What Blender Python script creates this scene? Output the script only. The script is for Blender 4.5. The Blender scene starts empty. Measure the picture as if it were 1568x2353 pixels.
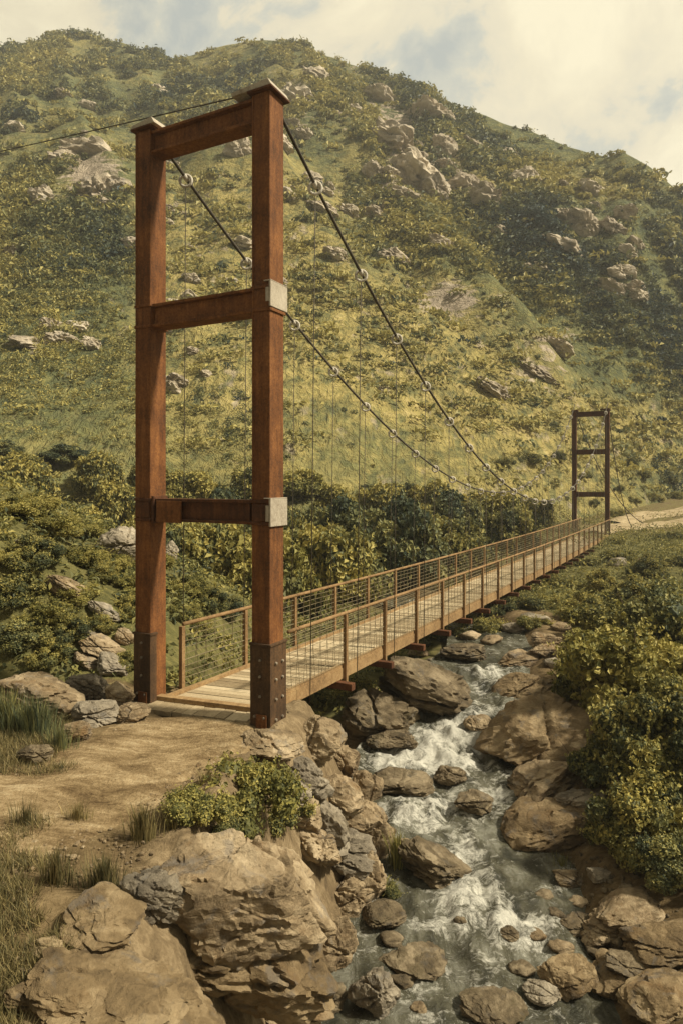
import bpy, bmesh, math, random
import numpy as np
from mathutils import Vector, Matrix

random.seed(11)
RNG = np.random.default_rng(11)
scene = bpy.context.scene
COL = scene.collection
R = math.radians

# ------------------------------------------------------------------ camera
EYE = 3.492
FPX, CX, HY = 1519.0, 784.0, 1105.0       # survey constants: columns/rows of the picture on a 1568 wide sheet
cam_d = bpy.data.cameras.new("camera")
cam_d.sensor_fit = 'HORIZONTAL'
cam_d.sensor_width = 36.0
cam_d.lens = 36.0 * FPX / 1568.0
cam_d.shift_y = -71.0 / 1568.0
cam_d.clip_start = 0.1
cam_d.clip_end = 5000
cam = bpy.data.objects.new("camera", cam_d)
cam.location = (0, 0, EYE)
cam.rotation_euler = (R(90), 0, 0)
COL.objects.link(cam)
scene.camera = cam
scene.view_settings.view_transform = 'Standard'
scene.view_settings.look = 'None'
scene.view_settings.exposure = 0.68
scene.view_settings.gamma = 1.0
scene.render.film_transparent = False


def P(x, y, d):
    return Vector(((x - CX) / FPX * d, d, EYE - (y - HY) / FPX * d))


# ------------------------------------------------------------------ noise
def _hash(i, j, k, s):
    with np.errstate(over='ignore'):
        n = (i.astype(np.int64) * 374761393 + j.astype(np.int64) * 668265263 + k.astype(np.int64) * 2147483647 + s * 1013904223) & 0xFFFFFFFF
        n = ((n ^ (n >> 13)) * 1274126177) & 0xFFFFFFFF
        n = ((n ^ (n >> 16)) * 2246822519) & 0xFFFFFFFF
        n = n ^ (n >> 15)
    return n.astype(np.float64) / 4294967295.0 * 2 - 1


def vnoise(p, s=0):
    i = np.floor(p)
    f = p - i
    f = f * f * f * (f * (f * 6 - 15) + 10)
    i = i.astype(np.int64)
    x, y, z = i[:, 0], i[:, 1], i[:, 2]
    fx, fy, fz = f[:, 0], f[:, 1], f[:, 2]
    def L(a, b, t): return a + (b - a) * t
    c00 = L(_hash(x, y, z, s), _hash(x + 1, y, z, s), fx)
    c10 = L(_hash(x, y + 1, z, s), _hash(x + 1, y + 1, z, s), fx)
    c01 = L(_hash(x, y, z + 1, s), _hash(x + 1, y, z + 1, s), fx)
    c11 = L(_hash(x, y + 1, z + 1, s), _hash(x + 1, y + 1, z + 1, s), fx)
    return L(L(c00, c10, fy), L(c01, c11, fy), fz)


def fbm(p, octs=4, s=0, gain=0.5):
    a, t, q = 1.0, 0.0, np.array(p, dtype=np.float64)
    for o in range(octs):
        t = t + a * vnoise(q, s + o * 17)
        q = q * 2.03 + 3.7
        a *= gain
    return t


def n2(X, Y, scale, octs=4, s=0):
    X = np.asarray(X, float); Y = np.asarray(Y, float)
    sh = np.broadcast(X, Y).shape
    p = np.stack([np.broadcast_to(X, sh).ravel() / scale, np.broadcast_to(Y, sh).ravel() / scale, np.full(int(np.prod(sh)) if sh else 1, 0.37)], 1)
    return fbm(p, octs, s).reshape(sh)


def sst(a, b, x):
    t = np.clip((x - a) / (b - a), 0, 1)
    return t * t * (3 - 2 * t)


def softp(x, k=0.4):
    return np.logaddexp(0, np.asarray(x, float) / k) * k


# ------------------------------------------------------------------ terrain shape
SY = np.array([-6, 2, 4, 6, 7.4, 8, 9, 9.8, 10.9, 11.8, 13.4, 15, 16.9, 18.5, 21, 24, 28, 34, 60.])
SX = np.array([.8, .8, .9, 1.15, 1.3, 1.4, 1.65, 1.85, 1.75, 1.7, 2.3, 3.0, 3.55, 4.25, 4.7, 3.6, 0.5, -5, -25.])
SW = np.array([1.5, 1.5, 1.5, 1.5, 1.5, 1.5, 1.3, 1.3, 1.25, 1.3, 1.2, .85, .85, .8, .8, .7, .6, .5, .4])
WYK = np.array([-6, 4, 7.4, 8.5, 9.1, 10, 11.0, 11.7, 12.9, 13.4, 14.6, 15.6, 16.4, 17, 18, 24, 34, 60.])
WZK = np.array([-2.75, -2.65, -2.52, -2.46, -2.32, -2.25, -2.17, -2.02, -1.95, -1.90, -1.52, -1.48, -1.44, -1.3, -1.26, -1.15, -1.0, -.5])


def stream_at(Y):
    xc = np.interp(Y, SY, SX)
    hw = np.interp(Y, SY, SW)
    zw = np.interp(Y, WYK, WZK)
    sl = (np.interp(Y + .4, SY, SX) - np.interp(Y - .4, SY, SX)) / .8
    return xc, hw, zw, 1 / np.sqrt(1 + sl * sl)


RIDX = np.array([-1900, -600, -200, 0, 80, 150, 250, 400, 440, 500, 600, 640, 700, 800, 960, 1060, 1150, 1300, 1395, 1430, 1490, 1568, 1750, 2400, 3400.])
RIDY = np.array([420, 190, 140, 116, 98, 74, 90, 136, 130, 110, 91, 93, 104, 148, 203, 248, 288, 333, 366, 355, 386, 455, 520, 560, 640.])


def hill_par(a):
    x = CX + FPX * a
    ry = np.interp(x, RIDX, RIDY)
    yr = np.interp(x, [-1900, -200, 150, 420, 640, 1000, 1400, 1568, 2400], [120, 150, 195, 175, 165, 140, 120, 112, 110])
    yf = np.interp(x, [-1900, 0, 700, 1200, 1400, 1568, 2400], [30, 34, 38, 50, 60, 72, 80])
    zf = np.interp(x, [0, 700, 1200, 1400, 1568, 2400], [-1.2, -1.2, -.2, 1.0, 2.1, 2.4])
    zr = EYE + (HY - ry) / FPX * yr
    return yr, yf, zf, zr


def hill_z(X, Y):
    Y = np.maximum(np.asarray(Y, float), 5.0)
    a = np.asarray(X, float) / Y
    yr, yf, zf, zr = hill_par(a)
    t = (Y - yf) / (yr - yf)
    tc = np.clip(t, 0, 1)
    z = zf + (zr - zf) * tc ** 1.12
    over = np.clip(t - 1, 0, 3)
    z = z - over * 40 - 60 * over ** 2
    env = np.clip(tc * 2.5, 0, 1) * (0.25 + 0.75 * np.clip((1 - tc) * 3, 0, 1))
    z = z + env * (n2(X, Y, 17, 4, 5) * 2.2 - np.abs(n2(X + Y * .45, Y * .12, 15, 3, 15)) * 5.0 + 2.0 + n2(X * .6 + Y * .35, Y * .2, 9, 2, 9) * 1.1)
    z = np.where(t < 0, zf + t * 30, z)
    return z


def ground_z(X, Y, detail=True):
    X = np.asarray(X, float); Y = np.asarray(Y, float)
    xc, hw, zw, ca = stream_at(Y)
    d = (X - xc) * ca
    # left bank
    zl = 0.0 + .10 * softp(-X - 3.6) * (1 - sst(9.5, 12, Y))
    zl = zl + (.50 * softp(-X - 2.3, .5) * sst(10.8, 13.5, Y)) * (1 - sst(18, 27, Y)) - 1.2 * sst(18, 27, Y)
    zl = zl - 1.5 * sst(10.9, 13.2, Y) * sst(-3.6, -1.4, X) * (1 - sst(18, 27, Y))
    zl = zl - .25 * sst(6.2, 3.0, Y) * sst(-3.2, -1.0, X)
    el = np.maximum(-d - hw, 0)
    wl = np.interp(Y, [4, 8, 12, 15, 20], [1.2, 1.15, 1.3, 1.8, 2.2])
    left = zw - .12 + (zl - zw + .12) * sst(0, 1, el / wl)
    # right bank
    zr = np.interp(Y, [0, 8, 12, 20, 32, 44, 60, 80], [-1.9, -1.6, -1.0, -1.1, -1.15, -.6, .7, 2.5])
    zr = zr + .12 * softp(X - 6 - .25 * Y, 1.0) * (1 - sst(30, 45, Y))
    er = np.maximum(d - hw, 0)
    right = zw - .12 + .3 * sst(0, .7, er) + (zr - zw - .18) * sst(.3, 3.0, er)
    bed = zw - .12 - .28 * (1 - np.clip(np.abs(d) / np.maximum(hw, .1), 0, 1) ** 2)
    z = np.where(d < -hw, left, np.where(d > hw, right, bed))
    xl_ = -2.83 + .536 * (Y - 10.5); xr_ = -1.36 + .543 * (Y - 10)
    yl_ = Y - (10.5 - .34 * (X + 2.83))
    under = sst(xl_ - .35, xl_ - .1, X) * (1 - sst(xr_ + .05, xr_ + .3, X)) * sst(-.62, -.42, yl_) * (1 - sst(14, 16, Y))
    z = z - .22 * under
    if detail:
        cl_ = np.clip(el / .5, 0, 1) * (1 - sst(1.0, 2.0, el)) * (1 - sst(14, 18, Y)) * (d < -hw)
        z = z - cl_ * .16 * (np.abs(n2(X, Y, .55, 4, 23)) * 2 - .6)
        dist = np.clip(np.abs(d) / 3, .25, 1)
        z = z + n2(X, Y, 1.7, 4, 2) * np.where(X < xc - hw - 1.2, .035, .07) * dist + n2(X, Y, .33, 4, 21) * .012
        z = z + n2(X, Y, 6, 3, 41) * .22 * sst(14, 24, Y)
    return z


def top_z(X, Y):
    return np.maximum(ground_z(X, Y), hill_z(X, Y) if np.ndim(Y) or Y > 25 else -99)


_steps = np.concatenate([np.arange(3.0, 30, .04), np.arange(30, 230, .25)])


def site(x, y):
    """ground point seen in that direction from the viewpoint"""
    a = (x - CX) / FPX; b = (y - HY) / FPX
    Xs = a * _steps; Zs = EYE - b * _steps
    xc, hw, zw, ca = stream_at(_steps)
    wl_ = np.where(np.abs((Xs - xc) * ca) < hw, zw, -99)
    g = np.maximum(np.maximum(ground_z(Xs, _steps), wl_), np.where(_steps > 25, hill_z(Xs, _steps), -99))
    k = np.argmax(g >= Zs)
    if g[k] < Zs[k]:
        k = len(_steps) - 1
    return float(Xs[k]), float(_steps[k]), float(g[k])


# ------------------------------------------------------------------ mesh helpers
def np_mesh(name, V, faces, mats, parent=None, fm=None, tint=None, smooth=False):
    """faces: list of int arrays (n,k). fm: material index per face. tint: (nverts,3)."""
    me = bpy.data.meshes.new(name)
    V = np.asarray(V, np.float32)
    me.vertices.add(len(V)); me.vertices.foreach_set('co', V.ravel())
    faces = [np.asarray(f, np.int32) for f in faces if len(f)]
    nl = sum(f.size for f in faces); nf = sum(len(f) for f in faces)
    me.loops.add(nl); me.polygons.add(nf)
    me.loops.foreach_set('vertex_index', np.concatenate([f.ravel() for f in faces]))
    tot = np.concatenate([np.full(len(f), f.shape[1], np.int32) for f in faces])
    st = np.concatenate([[0], np.cumsum(tot)[:-1]]).astype(np.int32)
    me.polygons.foreach_set('loop_start', st)
    me.polygons.foreach_set('loop_total', tot)
    if fm is not None:
        me.polygons.foreach_set('material_index', np.asarray(fm, np.int32))
    me.polygons.foreach_set('use_smooth', np.full(nf, bool(smooth)))
    me.update(calc_edges=True)
    me.validate()
    if tint is not None:
        at = me.attributes.new('tint', 'FLOAT_COLOR', 'POINT')
        c = np.ones((len(V), 4), np.float32); c[:, :3] = tint
        at.data.foreach_set('color', c.ravel())
    for m in (mats if isinstance(mats, (list, tuple)) else [mats]):
        me.materials.append(m)
    o = bpy.data.objects.new(name, me)
    COL.objects.link(o)
    if parent is not None:
        o.parent = parent
    return o


class MB:
    def __init__(s): s.V = []; s.F = []; s.M = []
    def add(s, V, F, m=0):
        b = len(s.V); s.V.extend([tuple(v) for v in V])
        for f in F: s.F.append(tuple(i + b for i in f)); s.M.append(m)
    def box(s, o, ax, ay, az, x0, x1, y0, y1, z0, z1, m=0):
        o, ax, ay, az = Vector(o), Vector(ax), Vector(ay), Vector(az)
        c = [o + ax * x + ay * y + az * z for z in (z0, z1) for y in (y0, y1) for x in (x0, x1)]
        F = [(0, 2, 3, 1), (4, 5, 7, 6), (0, 1, 5, 4), (2, 6, 7, 3), (0, 4, 6, 2), (1, 3, 7, 5)]
        if ax.cross(ay).dot(az) * (x1 - x0) * (y1 - y0) * (z1 - z0) < 0: F = [f[::-1] for f in F]
        s.add(c, F, m)
    def tube(s, pts, r, n=6, m=0, cap=True):
        pts = [Vector(p) for p in pts]
        if not isinstance(r, (list, tuple)): r = [r] * len(pts)
        V = []; F = []
        up = Vector((0, 0, 1)); pu = None
        for i, p in enumerate(pts):
            t = (pts[min(i + 1, len(pts) - 1)] - pts[max(i - 1, 0)]).normalized()
            u = (pu - t * pu.dot(t)) if pu else None
            if u is None or u.length < 1e-4:
                u = t.cross(up if abs(t.z) < .9 else Vector((1, 0, 0)))
            u.normalize(); pu = u; w = t.cross(u)
            for k in range(n):
                a = 2 * math.pi * k / n
                V.append(p + (u * math.cos(a) + w * math.sin(a)) * r[i])
        for i in range(len(pts) - 1):
            for k in range(n):
                a, b = i * n + k, i * n + (k + 1) % n
                F.append((a, b, b + n, a + n))
        if cap:
            F.append(tuple(range(n))[::-1]); F.append(tuple((len(pts) - 1) * n + k for k in range(n)))
        s.add(V, F, m)
    def torus(s, c, axis, R0, r, n=14, k=6, m=0):
        axis = Vector(axis).normalized(); u = axis.orthogonal().normalized(); w = axis.cross(u)
        V = []; F = []
        for i in range(n):
            a = 2 * math.pi * i / n; d = u * math.cos(a) + w * math.sin(a)
            for j in range(k):
                b = 2 * math.pi * j / k
                V.append(Vector(c) + d * (R0 + r * math.cos(b)) + axis * r * math.sin(b))
        for i in range(n):
            for j in range(k):
                F.append((i * k + j, ((i + 1) % n) * k + j, ((i + 1) % n) * k + (j + 1) % k, i * k + (j + 1) % k))
        s.add(V, F, m)
    def build(s, name, mats, parent=None, smooth=False, bevel=0):
        me = bpy.data.meshes.new(name)
        me.from_pydata(s.V, [], s.F)
        me.polygons.foreach_set('material_index', s.M)
        me.polygons.foreach_set('use_smooth', [smooth] * len(s.F))
        me.update()
        for mt in (mats if isinstance(mats, (list, tuple)) else [mats]): me.materials.append(mt)
        o = bpy.data.objects.new(name, me); COL.objects.link(o)
        if parent: o.parent = parent
        if bevel:
            b = o.modifiers.new('bevel', 'BEVEL'); b.width = bevel; b.segments = 2; b.limit_method = 'ANGLE'
        return o


def tag(o, label=None, cat=None, group=None, kind=None):
    if label: o['label'] = label
    if cat: o['category'] = cat
    if group: o['group'] = group
    if kind: o['kind'] = kind
    return o


def empty(name, loc=(0, 0, 0), rz=0, parent=None):
    o = bpy.data.objects.new(name, None); COL.objects.link(o)
    o.empty_display_size = .2
    o.location = loc; o.rotation_euler = (0, 0, rz)
    if parent: o.parent = parent
    return o


def copy_tree(o, parent=None):
    c = o.copy(); COL.objects.link(c)
    if parent: c.parent = parent
    for ch in list(o.children): copy_tree(ch, c)
    return c


# ------------------------------------------------------------------ materials
class NT:
    def __init__(s, name):
        s.mat = bpy.data.materials.new(name); s.mat.use_nodes = True
        s.t = s.mat.node_tree
        s.b = s.t.nodes['Principled BSDF']
    def set(s, node, ins):
        for k, v in ins.items():
            sock = node.inputs[k] if isinstance(k, int) else node.inputs[k]
            if isinstance(v, bpy.types.NodeSocket): s.t.links.new(v, sock)
            else: sock.default_value = v
    def n(s, typ, props=None, ins=None):
        nd = s.t.nodes.new(typ)
        for k, v in (props or {}).items(): setattr(nd, k, v)
        s.set(nd, ins or {})
        return nd
    def noise(s, vec, scale, detail=5, rough=.6, dist=0, out='Fac'):
        return s.n('ShaderNodeTexNoise', None, {'Vector': vec, 'Scale': scale, 'Detail': detail, 'Roughness': rough, 'Distortion': dist}).outputs[out]
    def maprange(s, v, a, b, c=0, d=1):
        return s.n('ShaderNodeMapRange', {'clamp': True}, {'Value': v, 'From Min': a, 'From Max': b, 'To Min': c, 'To Max': d}).outputs[0]
    def mix(s, f, a, b, mode='MIX'):
        nd = s.n('ShaderNodeMix', {'data_type': 'RGBA', 'blend_type': mode})
        s.set(nd, {0: f, 6: a, 7: b}); return nd.outputs[2]
    def math(s, op, a, b=0.0):
        return s.n('ShaderNodeMath', {'operation': op}, {0: a, 1: b}).outputs[0]
    def mapping(s, vec, scale=(1, 1, 1), rot=(0, 0, 0)):
        return s.n('ShaderNodeMapping', None, {'Vector': vec, 'Scale': scale, 'Rotation': rot}).outputs[0]
    def coord(s, w='Object'):
        return s.n('ShaderNodeTexCoord').outputs[w]
    def warp(s, vec, scale, amt):
        c = s.n('ShaderNodeTexNoise', None, {'Vector': vec, 'Scale': scale, 'Detail': 2}).outputs['Color']
        d = s.n('ShaderNodeVectorMath', {'operation': 'SUBTRACT'}, {0: c, 1: (.5, .5, .5)}).outputs[0]
        d = s.n('ShaderNodeVectorMath', {'operation': 'SCALE'}, {0: d, 'Scale': amt}).outputs[0]
        return s.n('ShaderNodeVectorMath', {'operation': 'ADD'}, {0: vec, 1: d}).outputs[0]
    def bump(s, h, strength, dist):
        return s.n('ShaderNodeBump', None, {'Strength': strength, 'Distance': dist, 'Height': h}).outputs[0]
    def attr(s, name, out='Fac'):
        return s.n('ShaderNodeAttribute', {'attribute_name': name}).outputs[out]
    def ramp(s, f, stops):
        nd = s.n('ShaderNodeValToRGB', None, {'Fac': f}); e = nd.color_ramp.elements
        while len(e) < len(stops): e.new(0.5)
        for k, (p, c) in enumerate(stops): e[k].position = p; e[k].color = c4(c)
        return nd.outputs[0]
    def done(s, col, rough=.85, normal=None, spec=.3, **kw):
        s.set(s.b, {'Base Color': col, 'Roughness': rough, 'Specular IOR Level': spec})
        if normal is not None: s.set(s.b, {'Normal': normal})
        s.set(s.b, kw)
        return s.mat


def c4(c): return (c[0], c[1], c[2], 1.0)


def m_rust(name, light, mid, dark, streak=(1, 1, .12), bumps=.5):
    m = NT(name); v = m.coord()
    st = m.noise(m.mapping(v, (streak[0] * 14, streak[1] * 14, streak[2] * 14)), 1.0, 6, .65, .4)
    bl = m.noise(v, 1.7, 7, .72)
    fine = m.noise(v, 30, 4, .8)
    f = m.math('ADD', m.math('MULTIPLY', st, .28), m.math('ADD', m.math('MULTIPLY', bl, .42), m.math('MULTIPLY', fine, .34)))
    col = m.ramp(f, [(.38, dark), (.52, mid), (.66, light)])
    nm = m.bump(m.math('ADD', fine, st), bumps, .012)
    return m.done(col, .82, nm, .25)


RUST = m_rust('rust_steel', (.29, .122, .037), (.150, .058, .018), (.040, .019, .010))
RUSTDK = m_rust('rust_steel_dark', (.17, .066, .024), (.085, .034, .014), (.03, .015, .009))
SHOE = m_rust('black_base_steel', (.14, .075, .032), (.068, .038, .018), (.022, .014, .008))
PALE = m_rust('pale_plate', (.52, .46, .35), (.40, .345, .26), (.20, .155, .11), (1, 1, .6))
BOLT = m_rust('bolt_steel', (.35, .3, .22), (.22, .18, .13), (.1, .08, .06), (1, 1, 1))
CABLE = m_rust('cable_steel', (.15, .125, .09), (.07, .058, .042), (.028, .024, .018), (1, 1, 1))
RING = m_rust('ring_steel', (.75, .70, .58), (.52, .47, .38), (.2, .17, .13), (1, 1, 1))
RAILM = m_rust('rail_steel', (.36, .235, .115), (.235, .14, .06), (.09, .05, .025), (1, 1, 1))
WIRE = m_rust('mesh_wire', (.30, .25, .15), (.20, .16, .09), (.1, .08, .05), (1, 1, 1))


def m_wood(name, a, b, c):
    m = NT(name); v = m.coord()
    rnd = m.attr('tint', 'Fac')
    g = m.noise(m.mapping(v, (3, 3, 3)), 5, 6, .7, 1.2)
    f = m.math('ADD', m.math('MULTIPLY', g, .6), m.math('MULTIPLY', rnd, .4))
    col = m.ramp(f, [(.28, a), (.5, b), (.72, c)])
    return m.done(col, .85, m.bump(g, .4, .01), .2)


PLANK = m_wood('deck_plank', (.21, .155, .085), (.38, .295, .175), (.54, .44, .28))
TIMBER = m_rust('edge_timber', (.42, .29, .14), (.28, .175, .078), (.11, .065, .03), (1, 1, 1))


def m_rock(name, lo, mid, hi, stain=(.10, .065, .03), scale=1.0):
    m = NT(name)
    rnd = m.n('ShaderNodeObjectInfo').outputs['Random']
    v0 = m.coord()
    off = m.n('ShaderNodeVectorMath', {'operation': 'SCALE'}, {0: (37., 19., 53.), 'Scale': rnd}).outputs[0]
    v = m.n('ShaderNodeVectorMath', {'operation': 'ADD'}, {0: v0, 1: off}).outputs[0]
    w = m.warp(v, 1.3 * scale, .5)
    big = m.noise(w, 1.1 * scale, 6, .62)
    st = m.noise(m.mapping(w, (1.4 * scale, 1.4 * scale, 7 * scale), (.5, .35, 0)), 1.2, 6, .7, .8)
    fine = m.noise(v, 13 * scale, 6, .75)
    f = m.math('ADD', m.math('MULTIPLY', big, .5), m.math('ADD', m.math('MULTIPLY', st, .3), m.math('MULTIPLY', fine, .22)))
    f = m.math('ADD', f, m.math('MULTIPLY', m.math('SUBTRACT', rnd, .5), .08))
    f = m.math('ADD', f, m.math('MULTIPLY', m.math('SUBTRACT', m.attr('tint', 'Fac'), .5), .16))
    col = m.ramp(f, [(.36, lo), (.51, mid), (.66, hi)])
    sf = m.maprange(m.noise(w, 2.3 * scale, 5, .65), .55, .70)
    col = m.mix(m.math('MULTIPLY', sf, .65), col, c4(stain))
    gf = m.maprange(m.noise(w, 3.1 * scale, 4, .7), .56, .66)
    col = m.mix(m.math('MULTIPLY', gf, .5), col, (mid[0] * .62, mid[0] * .58, mid[0] * .52, 1))
    vo = m.n('ShaderNodeTexVoronoi', {'feature': 'DISTANCE_TO_EDGE'}, {'Vector': m.mapping(m.warp(v, 3 * scale, .25), (1, 1, 2.2), (.4, .3, 0)), 'Scale': 2.6 * scale}).outputs['Distance']
    crack = m.maprange(vo, 0, .07)
    h = m.math('ADD', m.math('MULTIPLY', st, .45), m.math('ADD', m.math('MULTIPLY', fine, .7), m.math('ADD', m.math('MULTIPLY', big, .6), m.math('MULTIPLY', crack, .12))))
    return m.done(col, .9, m.bump(h, .9, .07 / scale), .2)


ROCK = m_rock('tan_rock', (.085, .058, .032), (.27, .20, .115), (.52, .41, .26), (.18, .105, .042))
ROCKG = m_rock('grey_rock', (.095, .078, .055), (.25, .21, .15), (.46, .395, .29), (.13, .10, .055))
ROCKB = m_rock('earthy_rock', (.075, .052, .028), (.205, .145, .075), (.37, .28, .16), (.15, .085, .033))
ROCKW = m_rock('wet_rock', (.045, .035, .022), (.145, .11, .064), (.32, .255, .16), (.075, .06, .028))
ROCKH = m_rock('hill_rock', (.22, .18, .13), (.42, .35, .25), (.60, .52, .39), (.20, .17, .09), .25)


def m_leaf(name, dark, mid, light, hue=.06):
    m = NT(name)
    t = m.attr('tint', 'Color')
    sx = m.n('ShaderNodeSeparateColor', None, {0: t}).outputs
    rnd = m.n('ShaderNodeObjectInfo').outputs['Random']
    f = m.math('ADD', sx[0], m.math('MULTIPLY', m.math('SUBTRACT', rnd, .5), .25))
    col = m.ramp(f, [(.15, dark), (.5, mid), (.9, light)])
    bsdf = m.b
    m.done(col, .6, None, .25)
    tr = m.n('ShaderNodeBsdfTranslucent', None, {'Color': col})
    ms = m.n('ShaderNodeMixShader', None, {0: .22, 1: bsdf.outputs[0], 2: tr.outputs[0]})
    m.t.links.new(ms.outputs[0], m.t.nodes['Material Output'].inputs['Surface'])
    return m.mat


LEAF_OL = m_leaf('olive_leaf', (.06, .072, .034), (.22, .208, .068), (.47, .39, .11))
LEAF_YE = m_leaf('yellow_leaf', (.075, .080, .026), (.27, .24, .062), (.44, .37, .11))
LEAF_BL = m_leaf('bluegreen_leaf', (.044, .062, .040), (.155, .165, .072), (.36, .32, .105))
LEAF_HI = m_leaf('hill_leaf', (.034, .056, .052), (.150, .160, .070), (.42, .36, .115))
GRASSM = m_leaf('grass_blade', (.08, .075, .034), (.23, .185, .075), (.42, .32, .14))
STEM = m_rust('stem_bark', (.12, .08, .045), (.07, .045, .025), (.03, .02, .012), (1, 1, 1))


def m_hill():
    m = NT('hillside_grass'); v = m.coord()
    w = m.warp(v, .12, 2.5)
    # brushy short streaks running down the slope
    s1 = m.noise(m.mapping(w, (.26, .085, .5), (0, 0, .5)), 1.6, 5, .65, .6)
    s2 = m.noise(m.mapping(w, (1.1, .4, .9), (0, 0, -.4)), 1.3, 4, .7, .8)
    s3 = m.noise(m.mapping(v, (.7, .24, .6), (0, 0, .2)), 1.0, 3, .6, .5)
    big = m.noise(v, .05, 5, .6)
    t = m.n('ShaderNodeSeparateColor', None, {0: m.attr('tint', 'Color')}).outputs
    f = m.math('ADD', m.math('MULTIPLY', s1, .45), m.math('MULTIPLY', s2, .55))
    grass = m.ramp(f, [(.30, (.10, .10, .045)), (.43, (.22, .195, .075)), (.54, (.37, .30, .105)), (.66, (.52, .42, .19))])
    green = m.ramp(f, [(.30, (.032, .052, .048)), (.5, (.12, .13, .058)), (.68, (.29, .26, .09))])
    bare = m.ramp(f, [(.3, (.22, .18, .14)), (.5, (.38, .31, .225)), (.7, (.54, .46, .34))])
    gpatch = m.maprange(s3, .53, .62)
    grass = m.mix(m.math('MULTIPLY', gpatch, .75), grass, green)
    mv = m.maprange(m.noise(m.mapping(w, (.5, .16, .4), (0, 0, .35)), 1.1, 4, .6), .60, .68)
    grass = m.mix(m.math('MULTIPLY', mv, .7), grass, bare)
    gm = m.maprange(m.math('ADD', t[0], m.math('MULTIPLY', m.math('SUBTRACT', s2, .5), 1.4)), .35, .65)
    col = m.mix(gm, grass, green)
    bm = m.maprange(m.math('ADD', t[1], m.math('MULTIPLY', m.math('SUBTRACT', s1, .5), 1.6)), .34, .52)
    col = m.mix(bm, col, bare)
    return m.done(col, .95, m.bump(m.math('ADD', s1, s2), 1.0, .8), .1)


HILLM = m_hill()


def m_ground():
    m = NT('soil_ground'); v = m.coord()
    w = m.warp(v, .8, .5)
    s1 = m.noise(m.mapping(w, (1.0, 1.7, 1), (0, 0, .3)), 2.2, 7, .68, .5)
    s2 = m.noise(m.mapping(w, (5, 11, 5), (0, 0, .35)), 1.3, 5, .7, .6)
    fine = m.noise(v, 40, 4, .8)
    t = m.n('ShaderNodeSeparateColor', None, {0: m.attr('tint', 'Color')}).outputs
    f = m.math('ADD', m.math('MULTIPLY', s1, .5), m.math('ADD', m.math('MULTIPLY', s2, .35), m.math('MULTIPLY', fine, .15)))
    soil = m.ramp(f, [(.34, (.075, .052, .026)), (.5, (.17, .12, .060)), (.66, (.32, .235, .125))])
    green = m.ramp(f, [(.32, (.045, .048, .020)), (.5, (.125, .115, .042)), (.68, (.27, .225, .08))])
    bed = m.ramp(f, [(.34, (.035, .025, .013)), (.5, (.10, .068, .033)), (.68, (.22, .16, .085))])
    gm = m.maprange(m.math('ADD', t[0], m.math('MULTIPLY', m.math('SUBTRACT', s1, .5), 1.2)), .38, .62)
    col = m.mix(gm, soil, green)
    col = m.mix(t[1], col, bed)
    stone = m.ramp(f, [(.34, (.07, .05, .03)), (.5, (.20, .145, .08)), (.66, (.38, .29, .17))])
    col = m.mix(t[2], col, stone)
    h = m.math('ADD', s1, m.math('ADD', m.math('MULTIPLY', s2, .5), m.math('MULTIPLY', fine, .25)))
    return m.done(col, .95, m.bump(h, .8, .07), .1)


GROUNDM = m_ground()


def m_path():
    m = NT('dirt_path'); v = m.coord()
    w = m.warp(v, .7, .6)
    s1 = m.noise(m.mapping(w, (.9, 2.0, 1), (0, 0, .25)), 1.3, 8, .68, .3)
    s2 = m.noise(m.mapping(w, (5, 12, 4), (0, 0, .3)), 1.5, 6, .75, .5)
    fine = m.noise(v, 55, 5, .8)
    peb = m.n('ShaderNodeTexVoronoi', {'feature': 'F1'}, {'Vector': m.warp(v, 9, .05), 'Scale': 26}).outputs['Distance']
    f = m.math('ADD', m.math('MULTIPLY', s1, .5), m.math('ADD', m.math('MULTIPLY', s2, .33), m.math('MULTIPLY', fine, .17)))
    col = m.ramp(f, [(.38, (.085, .054, .026)), (.46, (.19, .13, .064)), (.54, (.33, .24, .128)), (.63, (.52, .41, .25))])
    h = m.math('ADD', m.math('MULTIPLY', s2, .5), m.math('ADD', m.math('MULTIPLY', fine, .5), m.math('MULTIPLY', peb, -.35)))
    return m.done(col, .95, m.bump(h, .9, .035), .1)


PATHM = m_path()
PATHF = m_path()
PATHF.name = 'pale_dirt_path'
for _n in PATHF.node_tree.nodes:
    if _n.type == 'VALTORGB':
        for _e, _c in zip(_n.color_ramp.elements, ((.17, .125, .065), (.29, .22, .12), (.42, .335, .20), (.54, .45, .29))): _e.color = c4(_c)


def m_water():
    m = NT('rushing_water'); uv = m.attr('flow', 'Vector')
    t = m.n('ShaderNodeSeparateColor', None, {0: m.attr('tint', 'Color')}).outputs
    w = m.warp(uv, 1.8, .28)
    s1 = m.noise(m.mapping(w, (2.0, 2.7, 1), (0, 0, -.3)), 1.5, 6, .68, .9)
    s2 = m.noise(m.mapping(w, (6, 7.5, 1), (0, 0, .4)), 1.6, 5, .72, 1.0)
    f = m.math('ADD', m.math('MULTIPLY', s1, .55), m.math('MULTIPLY', s2, .45))
    s3 = m.noise(uv, 1.5, 4, .6)
    f = m.math('ADD', f, m.math('MULTIPLY', m.math('SUBTRACT', s3, .5), .45))
    fm = m.maprange(m.math('ADD', f, m.math('MULTIPLY', t[0], .175)), .565, .70)
    body = m.ramp(m.noise(m.mapping(w, (2.2, .9, 1)), 1.3, 4, .6), [(.35, (.034, .034, .023)), (.5, (.085, .080, .052)), (.66, (.20, .195, .15))])
    foam = m.mix(s2, (.34, .335, .29, 1), (.66, .63, .53, 1))
    col = m.mix(fm, body, foam)
    rough = m.maprange(fm, 0, 1, .16, .8)
    h = m.math('ADD', m.math('MULTIPLY', s1, 1.0), m.math('MULTIPLY', s2, .5))
    return m.done(col, rough, m.bump(h, .9, .09), .32)


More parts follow.
